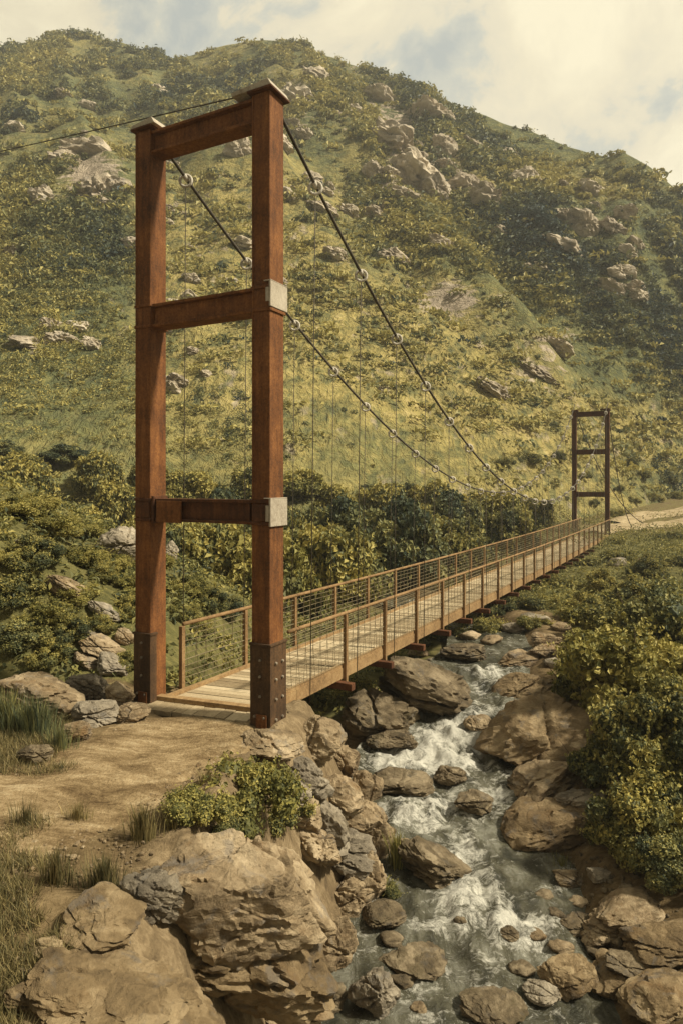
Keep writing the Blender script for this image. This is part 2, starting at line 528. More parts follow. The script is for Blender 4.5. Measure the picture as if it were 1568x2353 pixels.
WATERM = m_water()

# ------------------------------------------------------------------ world and sun
EL = R(47)
SUN = Vector((.968 * math.cos(EL), -.25 * math.cos(EL), math.sin(EL))).normalized()
sd = bpy.data.lights.new('sun', 'SUN'); sd.energy = 4.3; sd.angle = R(5); sd.color = (1, .91, .73)
so = bpy.data.objects.new('sun', sd); COL.objects.link(so)
so.rotation_euler = SUN.to_track_quat('Z', 'Y').to_euler()
so.location = (30, 5, 60)

W = bpy.data.worlds.new('World'); scene.world = W; W.use_nodes = True
wt = W.node_tree; bg = wt.nodes['Background']
wn = NT.__new__(NT); wn.t = wt
sky = wn.n('ShaderNodeTexSky', {'sky_type': 'NISHITA', 'sun_disc': False, 'sun_elevation': EL, 'sun_rotation': math.atan2(SUN.x, SUN.y),
                               'dust_density': 3.0, 'air_density': 1.0})
gen = wn.coord('Generated')
wv = wn.warp(gen, 1.8, .3)
c1 = wn.noise(wn.mapping(wv, (1, 1, 1.25), (0, .5, .6)), 4.6, 8, .52, .15)
c2 = wn.noise(wn.mapping(wv, (22, 22, 34), (.0, .6, .3)), 1.0, 5, .65, .3)
cf = wn.math('ADD', c1, wn.math('MULTIPLY', wn.math('SUBTRACT', c2, .5), .22))
cloudcol = wn.ramp(cf, [(.37, (.26, .275, .25)), (.44, (.35, .345, .28)), (.475, (.45, .405, .29)), (.54, (.50, .443, .305)), (.64, (.565, .505, .345))])
cl10 = wn.n('ShaderNodeVectorMath', {'operation': 'SCALE'}, {0: cloudcol, 'Scale': 10.0}).outputs[0]
skyc = wn.mix(.90, sky.outputs[0], cl10)
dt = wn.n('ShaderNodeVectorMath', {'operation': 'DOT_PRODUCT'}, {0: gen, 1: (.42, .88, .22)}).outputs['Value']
gl = wn.maprange(dt, -.1, .75, .36, 1.08)   # sky kept bright ahead, unseen part dimmed overhead and behind for deeper shade
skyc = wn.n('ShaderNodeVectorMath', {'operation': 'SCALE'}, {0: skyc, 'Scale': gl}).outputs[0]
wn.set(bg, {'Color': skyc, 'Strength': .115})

# ------------------------------------------------------------------ ground sheet
def fan(rows, cols, ofs, zf):
    Yg, Ag = np.meshgrid(rows, cols, indexing='ij')
    Xg = Ag * (Yg + ofs)
    return Xg, Yg, zf(Xg, Yg)


def grid_faces(nr, nc):
    i = np.arange(nr * nc).reshape(nr, nc)
    return np.stack([i[:-1, :-1], i[:-1, 1:], i[1:, 1:], i[1:, :-1]], -1).reshape(-1, 4)


rows = np.concatenate([np.geomspace(1.0, 75, 340) - 5, np.geomspace(80, 2500, 40) - 5])
cols = np.concatenate([[-2.6, -2.0, -1.5], np.linspace(-1.15, 1.15, 400), [1.5, 2.0, 2.6]])


def zground(X, Y):
    z = ground_z(X, Y)
    far = sst(75, 110, Y)
    return z * (1 - far) + 1.5 * far


Xg, Yg, Zg = fan(rows, cols, 5, zground)
xc, hw, zw, ca = stream_at(Yg)
dd = (Xg - xc) * ca
bedm = 1 - sst(.0, 1.0, np.maximum(np.abs(dd) - hw, 0) - .1)
bedm = np.maximum(bedm, (1 - sst(.4, 2.2, dd - hw)) * (dd > 0) * (1 - sst(8, 9.5, Yg)) * .8)
veg = np.full_like(Xg, .0)
veg = np.maximum(veg, sst(10.6, 12.0, Yg) * (dd < 0))
veg = np.maximum(veg, sst(1.2, 2.6, dd - hw))
veg = np.maximum(veg, sst(-3.4, -4.6, Xg) * sst(8.0, 9.5, Yg))
veg = veg * (1 - .5 * sst(40, 50, Yg)) * .8 + .1
cliff = sst(-.05, .25, -dd - hw) * (1 - sst(1.2, 1.9, -dd - hw)) * (Yg < 16)
tint = np.stack([veg.ravel(), (bedm * (1 - cliff)).ravel(), cliff.ravel()], 1)
g = np_mesh('ground', np.stack([Xg, Yg, Zg], -1).reshape(-1, 3), [grid_faces(*Xg.shape)], GROUNDM, tint=tint, smooth=True)
tag(g, kind='structure')

# ------------------------------------------------------------------ hill
GRASSY = [(480, 480, 170, 90, .8), (640, 620, 190, 120, 1.0), (820, 760, 190, 110, 1.1), (1010, 880, 260, 80, 1.0), (1280, 965, 260, 45, .9),
          (430, 640, 90, 120, .5), (1030, 680, 110, 55, .8), (1280, 780, 90, 40, .4), (1450, 1010, 200, 50, .8), (720, 560, 120, 60, .4), (1350, 430, 200, 30, .3)]
SHRUBBY = [(1250, 590, 330, 110, .8), (140, 480, 170, 200, .45), (120, 800, 220, 160, .7), (900, 540, 120, 60, .5), (1400, 780, 260, 80, .6),
           (480, 220, 300, 70, .25), (1000, 280, 200, 60, .2), (150, 180, 250, 60, .35), (520, 780, 90, 130, -.2)]
BARE = [(960, 395, 110, 75, .5), (880, 250, 90, 50, .4), (1010, 260, 60, 60, .35), (215, 400, 90, 90, .4), (1340, 520, 90, 50, .35), (1400, 660, 70, 40, .35), (450, 560, 50, 70, .35), (1130, 890, 70, 25, .4), (400, 870, 50, 40, .4), (700, 260, 60, 60, .3), (1030, 690, 85, 40, .8), (960, 400, 90, 60, .35), (1270, 785, 60, 30, .6), (1240, 850, 80, 22, .5), (770, 590, 50, 25, .4), (560, 540, 60, 40, .3),
        (540, 330, 40, 30, .4), (900, 300, 60, 30, .3), (1080, 440, 70, 40, .3), (200, 400, 60, 60, .35), (60, 790, 60, 25, .5), (670, 200, 60, 50, .3), (800, 160, 80, 30, .25)]


def blobs(lst, X, Y, Z):
    px = CX + FPX * X / Y; py = HY - FPX * (Z - EYE) / Y
    r = np.zeros_like(px)
    for (x, y, rx, ry, wgt) in lst:
        r = r + wgt * np.exp(-((px - x) / rx) ** 2 - ((py - y) / ry) ** 2)
    return r


ca_ = np.linspace(-1.15, 1.15, 520)
tt = np.concatenate([np.linspace(-.06, 1, 330), np.linspace(1.01, 1.5, 20)])
Tg, Ag = np.meshgrid(tt, ca_, indexing='ij')
yr, yf, zf, zr = hill_par(Ag)
HYg = yf + (yr - yf) * Tg
HXg = Ag * HYg
HZg = hill_z(HXg, HYg)
hgreen = .5 - .55 * blobs(GRASSY, HXg, HYg, HZg) + .5 * blobs(SHRUBBY, HXg, HYg, HZg) + .3 * n2(HXg, HYg, 14, 3, 31)
hbare = blobs(BARE, HXg, HYg, HZg)
hill = np_mesh('hill', np.stack([HXg, HYg, HZg], -1).reshape(-1, 3), [grid_faces(*HXg.shape)], HILLM,
               tint=np.stack([hgreen.ravel(), hbare.ravel(), hbare.ravel() * 0], 1), smooth=True)
tag(hill, kind='structure')

# ------------------------------------------------------------------ leaves
def leaf_quads(C, N, size, asp=.55, roll=None, fold=.15):
    """C centres, N normals, size per leaf -> verts (4n,3), faces (n,4)"""
    n = len(C)
    t = RNG.normal(size=(n, 3))
    t -= N * (t * N).sum(1, keepdims=True)
    t /= np.linalg.norm(t, axis=1, keepdims=True) + 1e-9
    b = np.cross(N, t)
    s = size[:, None]
    V = np.empty((n, 4, 3))
    V[:, 0] = C - t * s * .5
    V[:, 1] = C + b * s * asp * .5 + N * s * fold + t * s * .06
    V[:, 2] = C + t * s * .5 - N * s * fold * .4
    V[:, 3] = C - b * s * asp * .5 + N * s * fold + t * s * .06
    return V.reshape(-1, 3), np.arange(4 * n).reshape(n, 4)


def unit(n, up=0.0):
    v = RNG.normal(size=(n, 3)); v[:, 2] += up
    return v / np.linalg.norm(v, axis=1, keepdims=True)


def make_ico(sub):
    bm = bmesh.new(); bmesh.ops.create_icosphere(bm, subdivisions=sub, radius=1)
    V = np.array([v.co[:] for v in bm.verts]); F = np.array([[v.index for v in f.verts] for f in bm.faces]); bm.free()
    return V, F


ICO = {k: make_ico(k) for k in (1, 2, 3, 4, 5, 6)}


def bush_arrays(nl, nlobes, lsize, flat=.75, seed=0, asp=.6, spread=.62, loose=False):
    """a crown of unit radius standing on z=0: lobes of leaves round small inner masses"""
    st = np.random.default_rng(seed)
    ph = st.uniform(0, 2 * np.pi, nlobes); rr = np.sqrt(st.uniform(0, 1, nlobes)) * spread
    lz = st.uniform(.25, 1.0, nlobes) * (1.05 - rr * .6)
    LC = np.stack([rr * np.cos(ph), rr * np.sin(ph), lz * flat * 1.15], 1)
    LR = st.uniform(.16, .36, nlobes)
    if loose:
        LR = st.uniform(.11, .27, nlobes)
        LC = LC * np.stack([st.uniform(.8, 1.25, nlobes), st.uniform(.8, 1.25, nlobes), st.uniform(.55, 1.2, nlobes)], 1)
    Vs, Fs3, Fs4, T = [], [], [], []
    nb = 0
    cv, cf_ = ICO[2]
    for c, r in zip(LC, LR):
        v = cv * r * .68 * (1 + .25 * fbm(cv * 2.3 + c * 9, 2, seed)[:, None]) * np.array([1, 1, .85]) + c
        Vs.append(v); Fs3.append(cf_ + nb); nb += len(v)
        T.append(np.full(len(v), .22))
    per = nl // nlobes
    lt = st.uniform(.2, .75, nlobes)
    for c, r, q in zip(LC, LR, lt):
        d = unit(per, .35)
        rad = r * st.uniform(.62, 1.12, per)
        C = c + d * rad[:, None] * np.array([1, 1, .85])
        N = d * .7 + unit(per, .5) * .8; N /= np.linalg.norm(N, axis=1, keepdims=True)
        v, f = leaf_quads(C, N, lsize * st.uniform(.6, 1.35, per), asp)
        Vs.append(v); Fs4.append(f + nb); nb += len(v)
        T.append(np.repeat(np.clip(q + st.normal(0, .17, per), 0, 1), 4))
    nsp = nlobes * (5 if loose else 3)
    sd_ = unit(nsp, .8); sd_[:, 2] = np.abs(sd_[:, 2])
    k0 = st.integers(0, nlobes, nsp)
    per2 = max(6, nl // (nsp * (4 if loose else 7)))
    tq = st.uniform(.25, 1.0, (nsp, per2, 1))
    sl = st.uniform(.22, .62 if loose else .55, (nsp, 1, 1))
    C = (LC[k0][:, None, :] + sd_[:, None, :] * tq * sl + np.array([0, 0, -.10]) * tq ** 2 + st.normal(0, .014, (nsp, per2, 3))).reshape(-1, 3)
    N = unit(len(C), .9)
    v, f = leaf_quads(C, N, lsize * st.uniform(.5, 1.1, len(C)), asp)
    Vs.append(v); Fs4.append(f + nb); nb += len(v)
    T.append(np.repeat(np.clip(np.repeat(lt[k0], per2) + .12 + st.normal(0, .15, len(C)), 0, 1), 4))
    V = np.concatenate(Vs); V[:, 2] = np.maximum(V[:, 2], .0 - .05)
    t = np.concatenate(T)
    return V, [np.concatenate(Fs3), np.concatenate(Fs4)], np.stack([t, t, t], 1), LC


def make_bush(name, mat, nl, nlobes, lsize, flat=.75, seed=0, asp=.6, stems=True, spread=.62):
    root = empty(name)
    V, F, T, LC = bush_arrays(nl, nlobes, lsize, flat, seed, asp, spread, name == 'bush' or lsize < .068)
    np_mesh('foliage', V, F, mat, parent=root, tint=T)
    if stems:
        mb = MB()
        for c in LC[:max(4, nlobes // 2)]:
            c = Vector(c)
            mid = Vector((c.x * .45, c.y * .45, c.z * .5)) + Vector((random.uniform(-.05, .05), random.uniform(-.05, .05), 0))
            mb.tube([(c.x * .12, c.y * .12, -.06), mid, c * 1.02, c * 1.02 + Vector((c.x * .3, c.y * .3, .28))], [.018, .013, .007, .002], 5)
        mb.build('stem', STEM, root, smooth=True)
    return root


def scrub(name, pts, scales, tone, per, lsize, mat, seed, asp=.5, flat=.8):
    """one mass of many leaf clumps"""
    st = np.random.default_rng(seed)
    n = len(pts)
    d = unit(n * per, .45).reshape(n, per, 3)
    rad = st.uniform(.25, 1.0, (n, per, 1)) ** .6
    lump = 1 + .35 * st.normal(size=(n, per, 1)) * .5
    C = pts[:, None, :] + d * rad * lump * scales[:, None, None] * np.stack([np.full(n, 1.15), np.full(n, 1.15), np.broadcast_to(flat, (n,))], 1)[:, None, :]
    C[:, :, 2] += scales[:, None] * .3 * np.broadcast_to(flat, (n,))[:, None]
    N = (d * .8 + unit(n * per, .5).reshape(n, per, 3) * .7).reshape(-1, 3)
    N /= np.linalg.norm(N, axis=1, keepdims=True)
    sz = (lsize * st.uniform(.6, 1.5, (n, per)) * np.clip(scales, .6, 1.6)[:, None]).ravel()
    V, F = leaf_quads(C.reshape(-1, 3), N, sz, asp)
    t = np.clip(tone[:, None] + st.normal(0, .13, (n, per)) + .10 * d[:, :, 2], 0, 1).ravel()
    t = np.repeat(t, 4)
    o = np_mesh(name, V, [F], mat, tint=np.stack([t, t, t], 1))
    return o


# hillside scrub
NS = 60000
a_ = RNG.uniform(-.72, .72, NS); t_ = RNG.uniform(0, 1.02, NS) ** .85
yr_, yf_, zf_, zr_ = hill_par(a_)
sy = yf_ + (yr_ - yf_) * t_; sx = a_ * sy
sz = hill_z(sx, sy)
dens = .30 + .55 * n2(sx * .8 + sy * .35, sy * .6, 15, 3, 77) + .32 * n2(sx, sy, 5, 3, 78) - .62 * blobs(GRASSY, sx, sy, sz) + .30 * blobs(SHRUBBY, sx, sy, sz) - .95 * blobs(BARE, sx, sy, sz)
keep = RNG.uniform(0, 1, NS) < np.clip((dens - .22) * 2.2, .012, .85) * np.clip(sy / 110, .35, 1.0)
sx, sy, sz, dn = sx[keep], sy[keep], sz[keep], dens[keep]
sc = (.38 + .75 * RNG.uniform(0, 1, len(sx)) ** 2 + .5 * (RNG.uniform(0, 1, len(sx)) > .9)) * np.clip(.7 + .6 * dn, .5, 1.2) * np.clip(sy / 80, .7, 1.25)
NT2 = 5200
a2 = RNG.uniform(-.7, .7, NT2); t2 = RNG.uniform(0, 1, NT2) ** .8
y2, f2, q2, r2 = hill_par(a2)
ty = f2 + (y2 - f2) * t2; tx = a2 * ty; tz = hill_z(tx, ty)
k2 = (RNG.uniform(0, 1, NT2) < np.clip(.25 - .9 * blobs(BARE, tx, ty, tz) + .7 * blobs(GRASSY, tx, ty, tz) + .3 * n2(tx, ty, 7, 3, 88), .05, .9))
tx, ty, tz = tx[k2], ty[k2], tz[k2]
tone = .60 - .22 * np.clip(dn, 0, 1) + .42 * n2(sx * .8 + sy * .3, sy * .7, 13, 3, 79) + RNG.normal(0, .12, len(sx)) + .26 * np.clip(blobs(GRASSY, sx, sy, sz), 0, 1)
ns_ = len(sx)
sx, sy, sz = np.concatenate([sx, tx]), np.concatenate([sy, ty]), np.concatenate([sz, tz])
sc = np.concatenate([sc, RNG.uniform(.7, 2.1, len(tx))])
flat_ = np.concatenate([np.full(ns_, .8), np.full(len(tx), .16)])
tone = np.concatenate([tone, RNG.normal(.74, .16, len(tx))])
hs = scrub('hillside_scrub', np.stack([sx, sy, sz], 1), sc, tone, 46, .47 * np.clip(sy / 90, .5, 1.25)[:, None], LEAF_HI, 5, flat=flat_)
tag(hs, 'mottled olive scrub covering the mountainside', 'scrub', kind='stuff')

# ------------------------------------------------------------------ paths
def path_mesh(name, pts, hwid, nu, nv, lift=.03, mat=None):
    pts = np.array(pts, float)
    s = np.concatenate([[0], np.cumsum(np.linalg.norm(np.diff(pts, axis=0), axis=1))])
    u = np.linspace(0, s[-1], nu)
    cx = np.interp(u, s, pts[:, 0]); cy = np.interp(u, s, pts[:, 1]); hwv = np.interp(u, s, hwid)
    for _ in range(6):
        k = max(nu // 40, 1)
        ker = np.ones(2 * k + 1) / (2 * k + 1)
        cx = np.convolve(np.pad(cx, k, 'edge'), ker, 'valid'); cy = np.convolve(np.pad(cy, k, 'edge'), ker, 'valid')
    tx = np.gradient(cx); ty = np.gradient(cy); L = np.hypot(tx, ty); tx, ty = tx / L, ty / L
    v = np.linspace(-1, 1, nv)
    X = cx[:, None] + (-ty[:, None]) * v * hwv[:, None]
    Y = cy[:, None] + tx[:, None] * v * hwv[:, None]
    g = np.maximum(ground_z(X, Y), np.where(Y > 25, hill_z(X, Y), -99))
    prof = 1 - np.abs(v) ** 2.2
    wob = n2(X, Y, .8 if Y.mean() < 20 else 3, 3, 61) * .5
    z = g + lift * np.clip((prof[None, :] * 1.6 - .45 + wob), -1, 1.2)
    o = np_mesh(name, np.stack([X, Y, z], -1).reshape(-1, 3), [grid_faces(nu, nv)], mat or PATHM, smooth=True)
    return tag(o, kind='structure')


path_mesh('path', [(-2.1, 9.85), (-2.1, 9.2), (-2.4, 8.2), (-3.2, 7.2), (-4.6, 6.4), (-6.5, 5.8), (-9, 5.4)], [.9, 1.2, 1.3, 1.35, 1.4, 1.5, 1.5], 220, 70, .035)

FP1 = [(17.6, 47.0), (19.2, 48.6), (22.5, 50.8), (27, 53.0), (33, 55.5), (40, 58)]
FP2 = [(21.5, 53), (26, 57.5), (33, 61), (44, 64), (55, 66)]


def far_path_dist(x, y):
    best = np.full(np.shape(x), 99.0)
    for pl, w0, w1 in ((FP1, .9, 2.6), (FP2, 1.0, 2.2)):
        for i in range(len(pl) - 1):
            ax, ay = pl[i]; bx, by = pl[i + 1]
            t = np.clip(((x - ax) * (bx - ax) + (y - ay) * (by - ay)) / ((bx - ax) ** 2 + (by - ay) ** 2), 0, 1)
            d = np.hypot(x - ax - t * (bx - ax), y - ay - t * (by - ay)) - (w0 + (w1 - w0) * (i + t) / (len(pl) - 1))
            best = np.minimum(best, d)
    return best


# ------------------------------------------------------------------ bridge
ANG = R(27.5)
B = Vector((math.sin(ANG), math.cos(ANG), 0)); Cc = Vector((math.cos(ANG), -math.sin(ANG), 0)); Zv = Vector((0, 0, 1))
H = 9.0
ER = Vector((-1.003, 9.29, 0)); ELp = Vector((-2.98, 10.31, 0))
SPAN = ER - ELp
LEN = 42.0
FW, FS = .29, .36
bridge = empty('suspension_bridge', (-2.0, 9.8, 0))
tag(bridge, 'rusty steel suspension footbridge with two portal towers spanning the rocky stream', 'bridge')
BO = bridge.location.copy()


def bchild(name, parent=None):
    o = empty(name); o.parent = parent or bridge
    if parent is None: o.matrix_parent_inverse = Matrix.Translation(-BO)
    return o


def attach(o):
    """keep world placement under the bridge empty"""
    o.parent = bridge; o.matrix_parent_inverse = Matrix.Translation(-BO)
    return o


def beam(mb, p0, p1, z0, z1, dep, fl=.05, inset=.11):
    """channel beam: web and two flanges, from p0 to p1 (front line), depth along B"""
    d = (p1 - p0); L = d.length; ax = d.normalized()
    mb.box(p0, ax, B, Zv, 0, L, inset, inset + .05, z0 + fl, z1 - fl)
    mb.box(p0, ax, B, Zv, 0, L, 0, dep, z0, z0 + fl)
    mb.box(p0, ax, B, Zv, 0, L, 0, dep, z1 - fl, z1)


def make_tower(origin, dark=False, plates=True):
    """origin: front right edge of the right post"""
    t = bchild('tower')
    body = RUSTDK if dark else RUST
    oR = Vector(origin); oL = oR - SPAN
    for o in (oL, oR):
        mb = MB()
        mb.box(o, Cc, B, Zv, -FW, 0, 0, FS, -.35, H)
        # seam lips down the corners of the box section
        mb.box(o, Cc, B, Zv, -FW - .012, -FW + .02, -.012, .02, 1.1, H - .02)
        mb.build('post', body, t, bevel=.012)
    ax = (oR - oL).normalized()
    a0 = oL + ax * .002; a1 = oR - Cc * (FW - .002)
    for z0, z1, ins in ((8.62, 8.97, .08), (5.90, 6.26, .07), (2.87, 3.22, .07)):
        mb = MB(); beam(mb, a0 + B * .02, a1 + B * .02, z0, z1, .30, .045, ins)
        if z0 < 8:
            # the flanges carry on as collars round both posts
            for o in (oL, oR):
                for zz in ((z0 - .004, z0 + .042), (z1 - .041, z1 + .005)):
                    mb.box(o, Cc, B, Zv, -FW - .025, .022, -.022, .0, zz[0], zz[1])
                    mb.box(o, Cc, B, Zv, .0, .024, 0, FS + .02, zz[0], zz[1])
        if z0 < 4:
            mb.box(a0, ax, B, Zv, .03, .08, -.01, .31, z0 - .03, z1 + .04)
            mb.box(a1, ax, B, Zv, -.10, -.05, -.01, .31, z0 + .05, z1 - .05)
            for o in (oL, oR):
                mb.box(o, Cc, B, Zv, -FW + .0, .0, -.016, -.001, z0 + .05, z1 - .05)
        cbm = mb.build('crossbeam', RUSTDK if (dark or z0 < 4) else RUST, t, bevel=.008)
        if z0 < 4:
            mb = MB(); mb.box(a0, ax, B, Zv, .14, .62, -.02, .02, z0 - .015, z1 - .03)
            pp = mb.build('patch_plate', body, t, bevel=.006)
    for o, sgn in ((oL, 1), (oR, 1)):
        mb = MB()
        mb.box(o, Cc, B, Zv, -FW - .06, .07, -.07, FS + .07, H, H + .035)
        # tilted saddle block on the cap, thicker over the outer side
        x0, x1 = (-FW - .34, .06) if o is oR else (-FW - .05, .14)
        zl, zh = H + .038, (H + .13)
        vs = [o + Cc * x + B * y + Zv * z for (x, y, z) in
              [(x0, -.05, zl), (x1, -.06, zl), (x1, FS + .06, zl), (x0, FS + .06, zl), (x0, -.06, zl + .05), (x1 - .05, -.07, zh), (x1 - .05, FS + .07, zh), (x0, FS + .06, zl + .05)]]
        mb.add(vs, [(0, 3, 2, 1), (4, 5, 6, 7), (0, 1, 5, 4), (1, 2, 6, 5), (2, 3, 7, 6), (3, 0, 4, 7)], 1)
        mb.build('cap_plate', [RUSTDK, RUSTDK if dark else PALE], t, bevel=.01)
    if plates:
        for z0, z1 in ((5.95, 6.31), (2.85, 3.24)):
            mb = MB()
            mb.box(oR, Cc, B, Zv, .002, .034, -.03, FS + .05, z0, z1)
            mb.box(oR, Cc, B, Zv, -.05, .002, -.036, -.024, z0 + .07, z1 - .09)
            mb.box(oR, Cc, B, Zv, -FW * .3, .036, -.03, FS + .05, z1, z1 + .015)
            mb.build('bracket_plate', PALE, t, bevel=.006)
    for o in (oL, oR):
        mb = MB()
        zt = 1.08 if o is oL else 1.16
        e = .028
        mb.box(o, Cc, B, Zv, -FW - e, e, -e, (.12 if o is oL else FS + e), -.36, zt)
        mb.box(o, Cc, B, Zv, -FW - e - .015, e + .015, -e - .015, (.13 if o is oL else FS + e + .015), zt, zt + .035)
        for zz in (.16, .45, .73, .96):
            for xx in ((-FW * .5,) if zz > .3 else (-FW * .8, -FW * .25)):
                p = o + Cc * xx + Zv * zz
                mb.tube([p - B * e, p - B * (e + .03)], [.024, .019], 6, 1)
            if o is oR:
                for yy in (.10, .27):
                    p = o + B * yy + Zv * (zz - .05)
                    mb.tube([p + Cc * e, p + Cc * (e + .03)], [.024, .019], 6, 1)
        mb.box(o, Cc, B, Zv, -FW * .72, -FW * .1, -e - .02, -e, -.04, .2, 2)
        mb.build('base_shoe', [SHOE, BOLT, RUST], t, bevel=.006)
    return t


tw = make_tower(ER)
tw['label'] = 'near tower of rust brown box posts with pale bracket plates'
FAR_R = ER + B * LEN + Vector((.45, 0, -.5))
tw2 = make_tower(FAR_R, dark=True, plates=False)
tw2['label'] = 'far tower of dark rusted posts'

# deck
A0 = Vector((-2.83, 10.5, .02)); B0 = Vector((-1.36, 10.0, .02))
Bx = Vector((-.9, 11.2, .05)); B1 = Vector((18.6, 46.2, -.25))
A1 = B1 + 1.75 * Vector((-.887, .462, 0))
DN = (B1 - B0).length


def sag(f): return -.10 * 4 * f * (1 - f)


def deckL(f): return A0.lerp(A1, f) + Zv * sag(f)
def deckR(f): return B0.lerp(B1, f) + Zv * sag(f)


deck = bchild('deck')
mb = MB(); tints = []
NP = 262
for i in range(NP):
    f0, f1 = i / NP, (i + .93) / NP
    dz = random.uniform(-.004, .004); ov = random.uniform(-.012, .012)
    l0, l1, r0, r1 = deckL(f0), deckL(f1), deckR(f0), deckR(f1)
    cdir = (r0 - l0).normalized()
    q = [l0 + cdir * (.03 + ov), r0 + cdir * (-.03 + ov), r1 + cdir * (-.03 + ov), l1 + cdir * (.03 + ov)]
    q = [p + Zv * dz for p in q]
    V = [p - Zv * .045 for p in q] + q
    mb.add(V, [(0, 3, 2, 1), (4, 5, 6, 7), (0, 1, 5, 4), (1, 2, 6, 5), (2, 3, 7, 6), (3, 0, 4, 7)])
    tints += [random.random()] * 8
po = mb.build('planking', PLANK, deck)
at = po.data.attributes.new('tint', 'FLOAT_COLOR', 'POINT')
at.data.foreach_set('color', np.repeat(np.array(tints, np.float32), 4))
NSEG = 60
for fn, sg in ((deckL, -1), (deckR, 1)):
    mb = MB()
    for i in range(NSEG):
        f0, f1 = i / NSEG, (i + 1) / NSEG
        p0, p1 = fn(f0), fn(f1)
        side = Cc * sg
        d = p1 - p0; L = d.length; ax = d.normalized()
        # stringer below and a low kerb board on top
        mb.box(p0, ax, side, Zv, 0, L + .002, -.04, .035, -.20, -.002)
        mb.box(p0, ax, side, Zv, 0, L + .002, -.055, .02, .0, .055)
    mb.build('edge_beam', TIMBER, deck)
# threshold timbers at the near end
mb = MB()
ta = (B0 - A0).normalized()
tn = Vector((-ta.y, ta.x, 0)); tn = tn if tn.y > 0 else -tn
TL = (B0 - A0).length
mb.box(A0, ta, tn, Zv, -.18, TL + .28, -.10, .03, -.02, .085)
mb.build('threshold', TIMBER, deck, bevel=.008)
mb = MB(); nb_ = 12; tints = []
for i in range(nb_):
    x0 = -.25 + (TL + .6) * i / nb_; x1 = x0 + (TL + .6) / nb_ - .014
    mb.box(A0, ta, tn, Zv, x0, x1, -.46 - random.uniform(0, .03), -.105, -.06, .012 + random.uniform(-.006, .006)); tints += [random.random()] * 8
po = mb.build('ramp_board', PLANK, deck, bevel=.004)
at = po.data.attributes.new('tint', 'FLOAT_COLOR', 'POINT')
at.data.foreach_set('color', np.repeat(np.array(tints, np.float32), 4))
mb = MB(); mb.box(A0, ta, tn, Zv, -.2, TL + .3, -.44, -.36, -.16, -.062); mb.build('bearer', TIMBER, deck)

# rail posts and joists, evenly spaced along the deck
POSTF_R = [(12.5 + 1.52 * k - 10.0) / 36.2 for k in range(22)]
POSTF_L = [(10.95 + 1.52 * k - 10.5) / 36.5 for k in range(24)]
railR = bchild('railing'); railR['label'] = 'railing on the side over the visible stream'
railL = bchild('railing'); railL['label'] = 'railing on the hillside edge'
for f in POSTF_R:
    mb = MB(); c = deckR(f); l = deckL(f)
    mb.box(l, Cc, B, Zv, -.25, (c - l).dot(Cc) + .34, -.07, .07, -.335, -.205)
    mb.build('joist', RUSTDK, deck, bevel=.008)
for fn, sg, fs, rl, hr in ((deckR, 1, POSTF_R, railR, 1.0), (deckL, -1, POSTF_L, railL, 1.07)):
    side = Cc * sg
    for f in fs:
        c = fn(f) + side * .065
        mb = MB(); mb.box(c, side, B, Zv, -.036, .036, -.04, .04, -.27, hr)
        mb.box(c, side, B, Zv, -.05, .05, -.05, .05, -.30, -.27)
        mb.build('rail_post', RAILM, rl, bevel=.005)
    f0 = .022 if sg > 0 else .013
    fsamp = [f0 + (1.005 - f0) * i / 80 for i in range(81)]
    mb = MB(); mb.tube([fn(f) + side * .065 + Zv * (hr + .03) for f in fsamp], .034, 8)
    mb.build('handrail', RAILM, rl, smooth=True)
    mb = MB()
    for k in range(10):
        z = .10 + (hr - .16) * k / 9
        mb.tube([fn(f) + side * .055 + Zv * (z + .006 * math.sin(37 * f * 3 + k)) for f in fsamp], .0055 if k not in (4,) else .009, 4, cap=False)
    nvw = 330
    for k in range(nvw):
        f = f0 + .003 + (1 - f0 - .003) * k / nvw
        p = fn(f) + side * .052
        q = fn(f + .0022 * (1 if k % 2 else -1)) + side * .052
        mb.tube([p + Zv * .08, q + Zv * (hr - .03)], .0042, 3, cap=False)
    mb.build('wire_mesh', WIRE, rl)

# cables
topR0 = ER - Cc * FW * .4 + B * FS * .55 + Zv * (H + .06); topL0 = topR0 - SPAN
topR1 = topR0 + (FAR_R - ER); topL1 = topL0 + (FAR_R - ER)


def cable_pt(T0, T1, fn, low, sg, f):
    p = T0.lerp(T1, f)
    w = (1 - 2 * f) ** 2
    e = fn(f) + Cc * sg * .12
    q = p.lerp(Vector((e.x, e.y, p.z)), (1 - w) * .75)
    q.z = low + (T0.z - low) * w
    return q


for T0, T1, fn, low, sg, nm in ((topR0, topR1, deckR, 2.65, 1, 'R'), (topL0, topL1, deckL, 3.0, -1, 'L')):
    cab = bchild('main_cable')
    N = 90
    mb = MB(); mb.tube([cable_pt(T0, T1, fn, low, sg, i / N) for i in range(N + 1)], .027, 8)
    mb.build('cable', CABLE, cab, smooth=True)
    us = [1.3 + 1.71 * k for k in range(24)] if sg > 0 else [.75 + 1.71 * k for k in range(24)]
    for u in us:
        f = u / LEN
        if f > .985: continue
        p = cable_pt(T0, T1, fn, low, sg, f)
        tdir = (cable_pt(T0, T1, fn, low, sg, f + .004) - p).normalized()
        mb = MB()
        mb.torus(p - Zv * .05, Cc * .45 - B * .9, .10, .026, 16, 6)
        mb.tube([p - tdir * .06, p - tdir * .055, p + tdir * .055, p + tdir * .06], [.02, .042, .042, .02], 8)
        mb.build('clamp_ring', RING, cab, smooth=True)
        foot = fn(min(max(f, 0), 1)) + Cc * sg * .25 - Zv * .2
        mb = MB(); mb.tube([p - Zv * .1, foot], .008, 5)
        mb.build('hanger', CABLE, cab, smooth=True)

